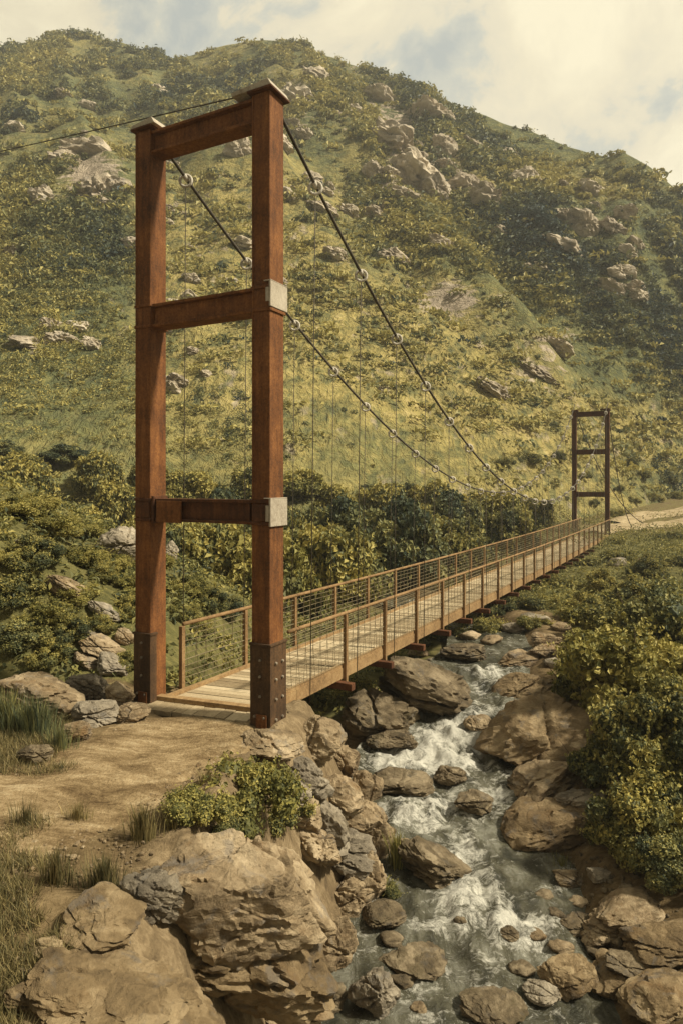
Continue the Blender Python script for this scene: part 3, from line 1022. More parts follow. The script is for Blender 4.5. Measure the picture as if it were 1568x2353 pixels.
guy = bchild('guy_cable')
ga = topR0 - Cc * .3 + Zv * .1
gx, gy, gz = site(-500, 420)
mb = MB()
end = Vector((gx, gy, gz + .1))
mb.tube([ga.lerp(end, i / 20) - Zv * (3.0 * (i / 20) * (1 - i / 20)) for i in range(21)], .011, 5)
mb.build('cable', CABLE, guy, smooth=True)
# backstays behind the far tower
for T1, (ex, ey) in ((topR1, (21.8, 49.6)), (topL1, (23.6, 51.2))):
    e = Vector((ex, ey, float(top_z(np.array([ex]), np.array([ey]))[0]) + .05))
    st = bchild('backstay'); mb = MB()
    mb.tube([T1.lerp(e, i / 16) - Zv * (1.5 * 4 * (i / 16) * (1 - i / 16)) for i in range(17)], .03, 6)
    mb.build('cable', CABLE, st, smooth=True)

# ------------------------------------------------------------------ stream
rowsY = np.concatenate([np.arange(-4, 5, .12), np.arange(5, 18, .035), np.arange(18, 30, .15)])
vv = np.linspace(-1.25, 1.25, 90)
Vg, Yw = np.meshgrid(vv, rowsY)
xc, hw, zw, ca = stream_at(Yw)
Xw = xc + Vg * (hw + .25) / ca
FOAM = [(1040, 1700, 110, 45, 1.0), (1000, 1760, 170, 28, .95), (930, 1740, 90, 25, .6), (1080, 1670, 60, 40, .8), (1010, 1850, 130, 35, .85), (930, 1890, 60, 25, .7), (1130, 1830, 60, 25, .7),
        (1120, 1545, 70, 14, .8), (1150, 1575, 60, 18, .7), (1100, 2010, 60, 40, .6), (1110, 2090, 100, 45, .85), (1050, 2060, 90, 25, .6), (1200, 2130, 110, 25, .55), (1100, 2150, 140, 40, .45),
        (1050, 2230, 150, 40, .3), (1080, 1950, 60, 30, .35), (1160, 1620, 40, 35, .6), (1060, 1960, 40, 40, .4), (1080, 2300, 150, 35, .25), (950, 2130, 60, 25, .35), (1250, 2160, 80, 22, .45), (1000, 1900, 140, 40, .3)]
zb = zw.copy()
foam = blobs(FOAM, Xw, np.maximum(Yw, .5), zb) * (Yw > 4)
foam = np.clip(foam, 0, 1.1)
nzs = n2(Xw * 2.2, Yw * .9, 1.0, 4, 91); nz2 = n2(Xw * 5, Yw * 3, 1.0, 3, 92)
nz3 = 1 - np.abs(n2(Xw * 1.2, Yw * 2.0, .8, 3, 93)) * 2
zb = zb + (.03 + .10 * foam) * nzs + (.012 + .045 * foam) * nz2 + .03 * foam + (.02 + .06 * foam) * nz3 * (Yw > 5)
wat = np_mesh('water', np.stack([Xw, Yw, zb], -1).reshape(-1, 3), [grid_faces(*Xw.shape)], WATERM,
              tint=np.stack([foam.ravel()] * 3, 1), smooth=True)
fa = wat.data.attributes.new('flow', 'FLOAT_VECTOR', 'POINT')
fa.data.foreach_set('vector', np.stack([Xw.ravel(), Yw.ravel(), np.zeros(Xw.size)], 1).astype(np.float32).ravel())
tag(wat, kind='structure')

# ------------------------------------------------------------------ rocks
def rock_arrays(seed, sub=4, planes=14, rough=.10, strata=0.0):
    st = np.random.default_rng(seed)
    V, F = ICO[sub]
    n = st.normal(size=(planes, 3)); n /= np.linalg.norm(n, axis=1, keepdims=True)
    d = st.uniform(.62, 1.0, planes)
    c = V @ n.T
    r = np.where(c > .05, d / np.maximum(c, .05), 9)
    k = 34.0
    rr = -np.log(np.exp(-k * np.minimum(r, 3)).sum(1) + np.exp(-k * 1.12)) / k
    p = V * rr[:, None]
    q = p + 13.7 * (seed % 97)
    disp = fbm(q * 1.5, 4, seed, .5) * rough * .55 - np.abs(fbm(q * 4.1, 4, seed + 3, .6)) * rough * .25
    # small chipped facets
    tn_ = np.zeros(len(q))
    for fs_, am in ((2.3, 1.25), (5.2, .6)):
        qq = q * fs_ * np.array([1, 1, 1.5]) + .35 * np.stack([vnoise(q * 2, 3), vnoise(q * 2, 4), vnoise(q * 2, 5)], 1)
        cell = np.floor(qq).astype(np.int64)
        best = np.full(len(q), 9.0); val = np.zeros(len(q)); hv = np.zeros(len(q))
        for dx in (-1, 0, 1):
            for dy in (-1, 0, 1):
                for dz in (-1, 0, 1):
                    cc = cell + np.array([dx, dy, dz])
                    jit = np.stack([_hash(cc[:, 0], cc[:, 1], cc[:, 2], seed + t) for t in (1, 2, 3)], 1) * .45 + .5
                    nn = np.stack([_hash(cc[:, 0], cc[:, 1], cc[:, 2], seed + t) for t in (4, 5, 6)], 1)
                    dv = qq - (cc + jit)
                    dist = (dv ** 2).sum(1)
                    m_ = dist < best
                    best = np.where(m_, dist, best)
                    val = np.where(m_, (dv * nn).sum(1) * .75 + nn[:, 0] * .30, val)
                    hv = np.where(m_, nn[:, 1], hv)
        disp = disp + val * rough * .8 * am
        tn_ = tn_ + hv * am
    # bedding cracks
    for j in range(3):
        nj = st.normal(size=3) * np.array([.5, .5, 1.2]); nj /= np.linalg.norm(nj)
        dj = p @ nj - st.uniform(-.4, .4) + .08 * vnoise(q * 2.5, seed + j)
        disp = disp - .16 * np.exp(-(dj / .035) ** 2) - .05 * (dj > 0) * st.uniform(-1, 1)
    if strata:
        h = p[:, 2] * 5 + fbm(q * 1.2, 3, seed + 8) * 1.2 + p[:, 0] * 1.5
        disp = disp + strata * (np.abs((h % 1) - .5) - .25) * .12
    return p + V * disp[:, None], F, np.clip(.5 + .28 * tn_, 0, 1)


ROCKS = {}
def put_rock(x, y, wpx, hpx, label, mat=None, tilt=(0, 0, 0), seed=None, group=None, name='boulder', cat='rock', dfac=.8, base=.36, sub=5, hf=.85, strata=.25, depth=None, rough=.10, planes=14, sink=.22):
    """a rock whose middle is seen at column x row y, wpx wide, hpx tall on the survey sheet"""
    if depth is None:
        X, Y, Z = site(x, y + hpx * base)
        Y = Y + 0.0
    else:
        q = P(x, y + hpx * base, depth); X, Y, Z = q.x, q.y, q.z
    s = Y / FPX
    wx = wpx * s * .5; hz = hpx * s * .5 * hf
    wy = wx * dfac
    seed = seed if seed is not None else int(x * 7 + y * 3)
    V, F, TN = rock_arrays(seed, sub, planes, rough, strata)
    ext = (V.max(0) - V.min(0)) / 2; V = (V - (V.max(0) + V.min(0)) / 2) / ext
    V = V * np.array([wx, wy, hz])
    M_ = np.array(Matrix.Rotation(tilt[2], 3, 'Z') @ Matrix.Rotation(tilt[1], 3, 'Y') @ Matrix.Rotation(tilt[0], 3, 'X'))
    V = V @ M_.T
    zb_ = Z + hz * (1 - 2 * sink)
    o = np_mesh(name, V, [F], mat or ROCK, smooth=True, tint=np.stack([TN] * 3, 1))
    o.location = (X, Y + wy * .35, zb_)
    if sub >= 4:
        try: o.data.set_sharp_from_angle(angle=R(24))
        except Exception: pass
    return tag(o, label, cat, group)


G1, G2, G3, G4 = 'rocks piled on the near bank', 'rocks along the stream', 'boulders beside the near tower', 'rock outcrops on the mountainside'
rk = put_rock
# foreground
rk(560, 2065, 470, 350, 'largest boulder, pale tan, jutting over the stream in the foreground', tilt=(.1, .36, .1), sub=6, seed=4, dfac=.7, rough=.075, base=.33, hf=.85, depth=5.9, group=G1)
rk(350, 2045, 165, 140, 'grey pointed boulder leaning against the left end of the largest boulder', ROCKG, tilt=(0, .35, 0), sub=5, seed=21, group=G1)
rk(455, 2125, 130, 120, 'narrow rock wedged in the crevice below the largest boulder', ROCKG, tilt=(0, .5, .2), sub=4, seed=35, group=G1)
rk(270, 2345, 480, 240, 'broad low sandy slab across the bottom foreground', ROCKB, tilt=(.05, .20, .1), sub=6, seed=52, dfac=.7, hf=.5, base=.15, sink=.4, group=G1, rough=.10)
rk(770, 2165, 105, 170, 'upright tan rock at the right end of the largest boulder', tilt=(0, .3, 0), seed=61, group=G1)
rk(640, 2280, 260, 150, 'brown slab sloping to the water at the bottom edge', tilt=(0, .35, .2), seed=73, hf=.7, group=G1, sub=5)
rk(865, 2290, 130, 130, 'grey tan block at the bottom of the stream bank', ROCKG, tilt=(0, .3, .3), seed=88, group=G1)
rk(740, 2300, 120, 110, 'dark wet stone below the brown slab', ROCKW, seed=90, group=G1)
rk(560, 2200, 150, 110, 'brown wedge of rock under the middle of the largest boulder', ROCK, tilt=(0, .5, .2), seed=93, group=G1)
rk(660, 2330, 150, 90, 'tan rock at the very bottom below the brown slab', ROCK, tilt=(0, .3, .3), seed=96, group=G1)
rk(620, 2225, 330, 230, 'dark brown rock carrying the right half of the largest boulder', ROCKB, tilt=(0, .4, .1), seed=191, group=G1, depth=6.0, hf=.9)
rk(450, 2200, 280, 200, 'brown rock under the left half of the largest boulder', ROCKB, tilt=(0, .4, 0), seed=193, group=G1, depth=5.75, hf=.8)
rk(225, 2120, 190, 110, 'half buried ochre rock above the broad sandy slab', ROCKB, tilt=(0, .3, .2), seed=195, group=G1, sink=.52, rough=.08, dfac=1.1)
rk(150, 2260, 200, 110, 'half buried brown rock at the left end of the broad sandy slab', ROCKB, tilt=(0, .25, .1), seed=197, group=G1, sink=.52, rough=.08, dfac=1.1)
rk(120, 2180, 120, 60, 'flat ochre stone sunk in the dirt at the lower left', ROCKB, tilt=(0, .2, 0), seed=98, group=G1, sink=.4)
rk(70, 2290, 130, 80, 'rough ochre stone in the bottom left corner', ROCKB, tilt=(0, .25, 0), seed=99, group=G1, sink=.35)
# ledge below the near tower
rk(620, 1705, 160, 70, 'flat slab under the foot of the right tower post', tilt=(0, .05, .3), seed=102, hf=.8, dfac=1.0, group=G3, sink=.35)
rk(735, 1695, 120, 130, 'angular pale rock just right of the tower post', tilt=(0, .3, 0), seed=117, group=G3)
rk(790, 1750, 90, 90, 'pointed rock at the outer corner of the tower ledge', tilt=(0, .3, .3), seed=125, group=G3)
cl = [(700, 1800, 110, 100), (775, 1830, 110, 100), (835, 1810, 60, 100), (745, 1890, 130, 110), (825, 1895, 100, 110), (865, 1930, 60, 110),
      (790, 1965, 120, 110), (845, 2010, 80, 120), (720, 1955, 110, 80), (650, 1830, 110, 60), (800, 2060, 90, 100), (690, 1880, 90, 80)]
for k, (x, y, w, h) in enumerate(cl):
    rk(x, y, w * 1.3, h * 1.3, 'tan angular block stacked in the cliff between tower ledge and largest boulder', ROCK if k % 3 else ROCKG, tilt=(random.uniform(-.2, .2), random.uniform(.1, .5), random.uniform(-.5, .5)), seed=140 + 7 * k, group='blocks of the stream cliff')
# left of the tower
rk(75, 1595, 220, 120, 'broad pale boulder at the left edge beside blue green grass', tilt=(0, .25, 0), seed=203, group=G3, sub=5)
rk(195, 1578, 115, 75, 'rounded grey boulder in the row left of the tower', ROCKG, seed=211, group=G3)
rk(272, 1592, 75, 80, 'rounded tan boulder touching the left tower post', seed=222, group=G3)
rk(215, 1635, 110, 75, 'dark grey boulder in front of the rounded grey boulder', ROCKG, seed=231, group=G3)
rk(300, 1640, 90, 50, 'low brown rock at the foot of the left tower post', seed=236, group=G3)
rk(170, 1685, 75, 55, 'small pale rock half hidden by blue green grass', seed=241, group=G3)
rk(75, 1735, 80, 60, 'lone dark rock at the left edge of the dirt path', ROCKW, seed=247, group=G3)
rk(270, 1258, 120, 90, 'rounded grey boulder on the slope behind the left tower post', ROCKG, seed=252, group=G3, hf=.95, sink=.05)
rk(385, 1265, 50, 75, 'small grey rock just right of the left tower post on the slope', ROCKG, seed=255, group=G3)
for k, (x, y, w, h) in enumerate([(150, 1350, 110, 60), (235, 1405, 90, 45), (235, 1490, 120, 50), (260, 1530, 90, 55), (190, 1520, 70, 40), (60, 1250, 70, 40), (285, 1465, 50, 50), (205, 1455, 60, 30)]):
    rk(x, y, w, h, 'pale rock poking through the brush on the slope left of the tower', ROCKG if k % 2 else ROCK, tilt=(0, .45, 0), seed=260 + 5 * k, group='rocks in the brush left of the tower')
# far bank and stream head
rk(985, 1580, 250, 150, 'large brown rock mass under the bridge on the left of the rapids', ROCKW, tilt=(0, .35, .2), sub=5, seed=301, group=G2, hf=.9)
rk(880, 1645, 190, 150, 'brown ledge between the tower and the rapids', ROCKW, tilt=(0, .3, .2), sub=5, seed=317, group=G2)
rk(900, 1700, 120, 60, 'low wet stones at the left edge of the rapids', ROCKW, seed=322, group=G2)
rk(1065, 1500, 110, 50, 'dark rock left of the narrow top of the stream', ROCKW, seed=331, group=G2)
rk(1190, 1517, 115, 55, 'rounded tan boulder at the narrow top of the stream', tilt=(0, -.1, 0), seed=339, group=G2)
rk(1255, 1468, 75, 45, 'tan rock above the rounded boulder at the stream top', seed=345, group=G2)
rk(1250, 1495, 70, 36, 'small pale stone beside the rounded boulder at the stream top', seed=351, group=G2)
rk(1330, 1500, 110, 60, 'pale rock on the bank below the green bushes', seed=356, group=G2)
rk(1240, 1690, 290, 210, 'largest slab of the far bank, sloping down to the rapids', ROCKB, tilt=(.1, -.42, -.2), sub=5, seed=371, group=G2, hf=.8)
rk(1200, 1580, 160, 80, 'tan slab at the right side of the upper stream', ROCKB, tilt=(0, -.3, 0), seed=377, group=G2)
rk(1330, 1640, 170, 90, 'pale slab above the largest slab of the far bank', ROCKB, tilt=(0, -.35, 0), seed=383, group=G2)
rk(1250, 1800, 190, 90, 'brown rock below the largest slab of the far bank', ROCK, tilt=(0, -.3, .2), seed=391, group=G2)
rk(1370, 1740, 130, 90, 'brown block beside the right bushes', seed=397, group=G2)
rk(1265, 1895, 240, 130, 'long tan slab pointing into the stream on the right bank', ROCKB, tilt=(.1, -.35, .1), sub=5, seed=404, group=G2, hf=.8)
rk(1345, 1850, 120, 80, 'grey topped rock on the back of the long tan slab', ROCKG, tilt=(0, -.2, 0), seed=411, group=G2)
rk(1310, 2025, 75, 50, 'small tan stone at the water edge under the right bushes', seed=421, group=G2)
rk(1380, 2015, 55, 40, 'small grey stone at the water edge under the right bushes', ROCKG, seed=427, group=G2)
# in the stream
rk(1100, 1665, 70, 60, 'white splashed rock at the lip of the rapids', ROCK, seed=441, group=G2)
rk(1035, 1785, 80, 55, 'dark wet rock standing in the middle of the rapids', ROCKW, seed=449, group=G2)
rk(930, 1805, 140, 55, 'long dark wet rock at the left of the rapids', ROCKW, seed=455, group=G2)
rk(1090, 1848, 95, 60, 'smooth brown rock splitting the current', ROCKW, seed=463, group=G2)
rk(1210, 1800, 90, 50, 'brown rock at the right edge of the rapids', ROCKW, seed=466, group=G2)
rk(1000, 1985, 180, 85, 'long brown rock slanting across the lower stream', ROCKW, tilt=(0, .35, .2), seed=471, group=G2, sub=5)
rk(930, 1950, 60, 50, 'pale stone beside the grass clump at the water', ROCK, seed=479, group=G2)
rk(1315, 2255, 130, 90, 'orange brown block in the shallow lower stream', ROCKB, tilt=(0, -.1, .3), seed=487, group=G2, sub=5)
rk(1250, 2290, 90, 50, 'grey stone left of the orange brown block', ROCKG, seed=491, group=G2)
rk(1330, 2135, 100, 45, 'low brown rock at the right edge of the lower stream', ROCKW, seed=495, group=G2)
rk(950, 2215, 160, 60, 'submerged dark slab in the lower stream', ROCKW, seed=499, group=G2, hf=.5)
rk(880, 2110, 110, 55, 'dark mossy stone at the foot of the largest boulder', ROCKW, seed=503, group=G2)
rk(1165, 2150, 60, 36, 'small wet stone in the lower white water', ROCKW, seed=507, group=G2)
rk(1140, 2330, 160, 60, 'flat brown stone at the bottom edge of the stream', ROCKW, seed=511, group=G2, hf=.6)
rk(1455, 2235, 120, 60, 'mud brown stone in the bottom right shallows', ROCKW, seed=515, group=G2)
for k, (x, y) in enumerate([(1480, 2130), (1420, 2170), (1530, 2190), (1390, 2330), (1500, 2320), (1250, 2060), (1230, 2150), (1400, 2080), (1540, 2270), (1470, 2290), (1380, 2190), (1200, 2230), (960, 2320), (900, 2160), (1060, 2120), (1290, 2180), (1440, 2050), (1280, 2100), (1330, 2075), (920, 2260)]):
    rk(x, y, random.uniform(35, 70), random.uniform(22, 36), 'small brown stone scattered on the lower stream bed', ROCKW if k % 3 else ROCK, seed=600 + k, group='small stones of the stream bed', sub=3, name='stone')
for k, (x, y) in enumerate([(1130, 1470), (1180, 1440), (1290, 1440), (1000, 1520), (960, 1500), (1230, 1420), (1330, 1390), (1440, 1370), (1490, 1290), (1420, 1290), (1080, 1460), (1280, 1520)]):
    rk(x, y, random.uniform(40, 70), random.uniform(22, 34), 'weathered stone on the brushy bank below the bridge', ROCKG if k % 2 else ROCK, seed=650 + k, group='stones on the bank below the bridge', sub=3, name='stone')
rk(1450, 2100, 170, 70, 'warm brown slab under the dark bush at the lower right', ROCK, tilt=(0, -.2, .2), seed=541, group=G2, hf=.8)
rk(1540, 2170, 190, 80, 'broad tan slab cut by the right edge low down', ROCKB, tilt=(0, -.2, 0), seed=547, group=G2, hf=.8)
rk(1420, 2250, 150, 70, 'ochre slab right of the orange brown block', ROCKB, tilt=(0, -.15, .3), seed=551, group=G2, hf=.8)
rk(1530, 2300, 190, 90, 'earthy slab in the bottom right corner', ROCKB, tilt=(0, -.2, .1), seed=557, group=G2, hf=.8)
rk(1390, 2150, 110, 50, 'low tan rock between shallows and brown slab', ROCK, tilt=(0, -.2, 0), seed=561, group=G2)
rk(1490, 1760, 150, 90, 'tan rock peeping out between the right bank bushes', ROCK, tilt=(0, -.3, 0), seed=567, group=G2)
# mountainside outcrops
OUT = [(190, 335, 90, 50), (215, 415, 80, 70), (90, 440, 50, 50), (268, 420, 50, 50), (150, 350, 60, 40), (245, 465, 50, 30), (870, 215, 70, 30), (812, 250, 50, 40), (895, 310, 90, 60), (955, 385, 120, 80),
       (1000, 425, 60, 60), (1060, 410, 60, 50), (1120, 455, 80, 40), (990, 250, 80, 50), (1015, 330, 50, 60), (1210, 395, 60, 50), (1340, 505, 70, 50), (1300, 555, 90, 40), (1400, 660, 70, 40),
       (545, 328, 50, 50), (770, 580, 50, 30), (670, 210, 70, 60), (720, 160, 60, 50), (860, 390, 60, 40), (1090, 330, 60, 30), (1240, 850, 90, 22), (1130, 890, 80, 30), (1275, 785, 70, 30), (60, 780, 80, 26),
       (400, 870, 60, 40), (930, 450, 70, 36), (740, 465, 70, 30), (905, 580, 60, 40), (560, 555, 60, 30), (130, 770, 60, 30), (180, 745, 50, 24), (640, 640, 40, 24), (1170, 350, 50, 36)]
_r = random.Random(5)
for _i in range(46):
    ox = _r.uniform(620, 1480); oy = 175 + (ox - 620) * .30 + _r.uniform(20, 260)
    q_ = _r.uniform(.4, 1.0); OUT.append((ox, oy, 55 * q_, 36 * q_))
for _i in range(24):
    q_ = _r.uniform(.4, 1.0); OUT.append((_r.uniform(20, 560), _r.uniform(170, 900), 48 * q_, 34 * q_))
for k, (x, y, w, h) in enumerate(OUT):
    rk(x, y, w * 1.35, h * 1.5, 'pale grey rock outcrop among the scrub of the mountainside', ROCKH, tilt=(random.uniform(-.3, .3), .5 if x > 600 else .25, random.uniform(-.4, .4)), seed=700 + 3 * k, group=G4,
       name='rock_outcrop', cat='rock outcrop', sub=4, strata=.3, sink=.25, rough=.2, dfac=.9)

# ------------------------------------------------------------------ bushes
protos = {}
def bush(kind, loc, s, rz, label, group, hs=1.0, name='shrub', cat='shrub'):
    if kind not in protos:
        K = {'thick0': (LEAF_OL, 7000, 20, .095, .85, 31, .6), 'thick1': (LEAF_BL, 7000, 19, .095, .85, 47, .6), 'thick2': (LEAF_YE, 7000, 21, .095, .8, 59, .6),
             'near0': (LEAF_OL, 15000, 40, .066, .9, 71, .72), 'near1': (LEAF_YE, 12000, 36, .064, .75, 83, .75), 'near2': (LEAF_BL, 15000, 34, .066, .95, 97, .62), 'low0': (LEAF_YE, 5200, 24, .075, .42, 101, .75), 'low1': (LEAF_OL, 5200, 24, .07, .45, 109, .75)}[kind]
        o = make_bush(name, K[0], K[1], K[2], K[3], K[4], K[5], .62, True, K[6])
        protos[kind] = o
    else:
        o = copy_tree(protos[kind])
    o.name = name
    o.location = loc; o.rotation_euler = (0, 0, rz); o.scale = (s, s, s * hs)
    return tag(o, label, cat, group)


def bush_at(kind, x, y, wpx, label, group, hs=1.0, sink=.05, name='shrub'):
    X, Y, Z = site(x, y)
    s = wpx * Y / FPX * .5
    return bush(kind, (X, Y + s * .4, Z - sink * s), s, random.uniform(0, 6.28), label, group, hs, name)


# thicket in the gully behind the bridge
TH = 'thicket shrubs in the gully behind the bridge'
rows_th = [(24, -16, 6, 2.6), (27, -18, 9, 2.8), (30, -20, 12, 3.0), (34, -22, 15.5, 3.0), (38, -24, 19, 3.0), (43, -26, 18, 2.8), (48, 3, 15, 2.4)]
kk = 0
for (Y0, xa, xb, st) in rows_th:
    x = xa
    while x < xb:
        X = x + random.uniform(-.7, .7); Yb = Y0 + random.uniform(-1.3, 1.3)
        # keep clear of the bridge line
        bx = -1.36 + (Yb - 10) * .543
        if X > (bx - 4.2 if Y0 < 50 else 17.6):
            x += st; continue
        Zb = float(top_z(np.array([X]), np.array([Yb]))[0])
        s = random.uniform(1.7, 2.6)
        kind = random.choice(['thick0', 'thick0', 'thick0', 'thick1', 'thick2'])
        topmax = EYE + (HY - (1010 + (0 if X < 0 else 35) + (28 if Y0 > 46 else 0) + random.uniform(-15, 40))) / FPX * Yb
        hs = min(1.35, max(.5, (topmax - Zb) / (1.25 * s)))
        lab = {'thick0': 'olive green shrub in the dense thicket behind the bridge', 'thick1': 'dark blue green shrub in the dense thicket behind the bridge', 'thick2': 'yellow green shrub in the dense thicket behind the bridge'}[kind]
        bush(kind, (X, Yb, Zb - .2), s, random.uniform(0, 6.28), lab, TH, hs)
        kk += 1
        x += st * random.uniform(.75, 1.1)

# left slope
LS = 'shrubs on the slope left of the tower'
for k, (x, y, w, kd) in enumerate([(20, 1190, 150, 'near1'), (110, 1230, 150, 'near1'), (60, 1310, 170, 'near0'), (190, 1300, 130, 'near1'), (20, 1400, 170, 'near0'), (110, 1430, 150, 'near1'), (150, 1480, 140, 'near0'),
                                   (40, 1500, 170, 'near2'), (110, 1530, 130, 'near0'), (300, 1360, 120, 'near1'), (290, 1420, 110, 'near0'), (420, 1370, 130, 'near1'), (470, 1400, 120, 'near0'), (340, 1310, 130, 'near1'), (230, 1335, 100, 'near0'), (520, 1420, 110, 'near2'), (255, 1310, 110, 'near1'), (320, 1400, 100, 'near1'), (180, 1235, 120, 'near1'), (75, 1175, 130, 'near1'), (160, 1385, 120, 'near1'), (225, 1455, 100, 'near0'), (70, 1450, 130, 'near1'), (285, 1540, 90, 'near0'), (10, 1300, 130, 'near1'), (410, 1420, 90, 'near1'), (455, 1460, 90, 'near0')]):
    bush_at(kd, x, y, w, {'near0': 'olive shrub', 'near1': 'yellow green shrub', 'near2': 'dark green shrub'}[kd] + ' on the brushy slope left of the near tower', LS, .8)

# right bank: big bushes
RB = 'leafy bushes on the right bank'
for (x, y, w, kd, hs, lab) in [
    (1500, 1650, 430, 'near1', 1.15, 'large sunlit olive bush on the right bank above the pale slabs'),
    (1390, 1590, 230, 'near1', 1.0, 'yellow green bush at the upstream end of the right bank bushes'),
    (1560, 1540, 330, 'near2', 1.1, 'dark bush behind the large olive bush at the right edge'),
    (1490, 1840, 330, 'near0', 1.2, 'olive bush with round leaves beside the brown block'),
    (1580, 1810, 320, 'near0', 1.2, 'olive leafy bush cut by the right edge of the picture'),
    (1500, 1990, 300, 'near0', 1.1, 'green bush overhanging the water on the right bank'),
    (1400, 1950, 130, 'low1', 1.2, 'low dark green plant beside the long tan slab'),
    (1570, 2060, 220, 'near2', 1.0, 'darkest bush at the lower right above the muddy shallows'),
    (1440, 1490, 260, 'near1', .9, 'sunlit yellow green bush between bridge and right bank bushes'),
]:
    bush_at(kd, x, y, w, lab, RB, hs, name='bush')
for (x, y, w, kd) in [(1120, 1450, 130, 'low1'), (1200, 1400, 130, 'low1'), (1280, 1400, 130, 'low1'), (1350, 1430, 130, 'near0'), (1300, 1350, 110, 'low1'), (1390, 1370, 120, 'near0'), (1470, 1400, 150, 'near0'), (1550, 1420, 150, 'near1'),
                      (1350, 1300, 80, 'low1'), (1430, 1290, 90, 'low0'), (1500, 1330, 110, 'near0'), (1560, 1300, 110, 'low1'), (1420, 1250, 60, 'low1'), (1540, 1240, 80, 'low1'), (1040, 1470, 110, 'low1'),
                      (960, 1480, 110, 'low1'), (880, 1530, 120, 'low1'), (790, 1590, 130, 'low1'), (720, 1620, 110, 'near2'), (1230, 1440, 100, 'low1'), (1150, 1410, 100, 'low1')]:
    bush_at(kd, x, y, w, 'low shrub in the undergrowth below the bridge deck', 'undergrowth shrubs below the bridge', .9)
for (x, y, w, kd) in [(1430, 1190, 70, 'low1'), (1500, 1150, 70, 'low1'), (1545, 1145, 60, 'low0'), (1450, 1155, 60, 'low1'), (1530, 1110, 70, 'low1'), (1470, 1100, 60, 'low0'), (1415, 1130, 50, 'low1'), (1270, 1060, 80, 'low1'), (1210, 1065, 80, 'low0'), (1150, 1070, 80, 'low1'), (1440, 1070, 70, 'low1'), (1340, 1100, 60, 'low1'), (1360, 1160, 50, 'low1')]:
    bush_at(kd, x, y, w, 'small shrub on the meadow around the far tower', 'shrubs around the far tower', 1.0)

# foreground plants
bush_at('low0', 545, 1885, 310, 'yellow green leafy plant between dirt path and largest boulder', None, 1.05, name='bush')
bush_at('low0', 440, 1890, 190, 'yellow green plant spreading left onto the dirt path', None, .9, name='bush')
bush_at('low1', 640, 1910, 190, 'low green leafy plant on top of the largest boulder edge', None, 1.0, name='bush')
bush_at('low1', 500, 1930, 150, 'small green plant with round leaves behind the largest boulder', None, .9, name='bush')
bush_at('low1', 885, 2060, 90, 'small dark plant at the waterline right of the largest boulder', None, 1.0, name='bush')


def tuft(x, y, hpx, wpx, n, label, group='grass tufts on the near bank', mat=GRASSM, tone=.4, name='grass_tuft'):
    X, Y, Z = site(x, y); s = Y / FPX
    h = hpx * s; w = wpx * s * .5
    V = []; F = []; T = []
    for i in range(int(n * 2.6)):
        a = random.uniform(0, 6.28); rr = w * .9 * min(1.0, abs(random.gauss(0, .42)))
        b = Vector((rr * math.cos(a), rr * math.sin(a) * .7, -.03))
        out = Vector((b.x * .6 / max(w, .01), b.y * .6 / max(w, .01), 0)) + Vector((random.uniform(-.35, .35), random.uniform(-.35, .35), 0))
        L = h * random.uniform(.3, .85)
        tip = b + out * L * .55 + Vector((0, 0, L))
        mid = b + out * L * .15 + Vector((0, 0, L * .55))
        sd_ = Vector((math.cos(a + 1.3), math.sin(a + 1.3), 0)) * max(.0035, L * .012)
        k = len(V)
        V += [b - sd_, b + sd_, mid + sd_ * .8, mid - sd_ * .8, tip]
        F += [(k, k + 1, k + 2, k + 3)]
        T += [np.clip(tone + random.gauss(0, .18), 0, 1)] * 5
    q = np.array(F); tri = np.stack([q[:, 3], q[:, 2], q[:, 2] + 2], 1)
    T = np.array(T)
    o = np_mesh(name, np.array([tuple(v) for v in V]), [q, tri], mat, tint=np.stack([T, T, T], 1))
    o.location = (X, Y, Z)
    return tag(o, label, 'grass', group)


tuft(80, 1690, 120, 150, 240, 'tall blue green grass clump before the pale boulder at the left edge', mat=LEAF_BL, tone=.55)
tuft(20, 1680, 130, 90, 160, 'tall dark grass clump cut by the left edge of the picture', mat=LEAF_BL, tone=.45)
tuft(140, 1720, 80, 100, 120, 'shorter blue green grass clump by the small pale rock', mat=LEAF_BL, tone=.6)
tuft(330, 1930, 110, 110, 160, 'dry grass tuft at the path edge behind the grey pointed boulder', tone=.5)
tuft(400, 1900, 80, 90, 90, 'thin grass tuft left of the yellow green leafy plant', tone=.55)
tuft(240, 2040, 100, 150, 200, 'dark grass tuft left of the grey pointed boulder', tone=.3)
tuft(130, 2030, 120, 120, 120, 'sparse dry grass at the lower left of the path', tone=.45)
tuft(480, 1800, 50, 60, 70, 'short grass at the top of the yellow green leafy plant', tone=.6)
tuft(910, 1990, 110, 60, 110, 'upright green grass clump at the waterline below the cliff', mat=LEAF_OL, tone=.5)
tuft(180, 1890, 70, 90, 80, 'pale grass wisps on the dirt path', tone=.6)
tuft(60, 1900, 90, 120, 100, 'brown grass wisps at the left edge of the path', tone=.4)
tuft(1290, 2010, 60, 140, 120, 'trailing grass under the long tan slab', mat=LEAF_OL, tone=.4)

# undergrowth leaf cover on the banks
NU = 36000
ux = RNG.uniform(-18, 38, NU); uy = 5.5 + 55 * RNG.uniform(0, 1, NU) ** 1.6
xc, hw, zw, ca = stream_at(uy); du = (ux - xc) * ca
ok = (np.abs(ux / uy) < .85) & ((du < -hw - 1.3) & (uy > 11.2) | (du > hw + 1.5 + 1.6 * (uy < 10)))
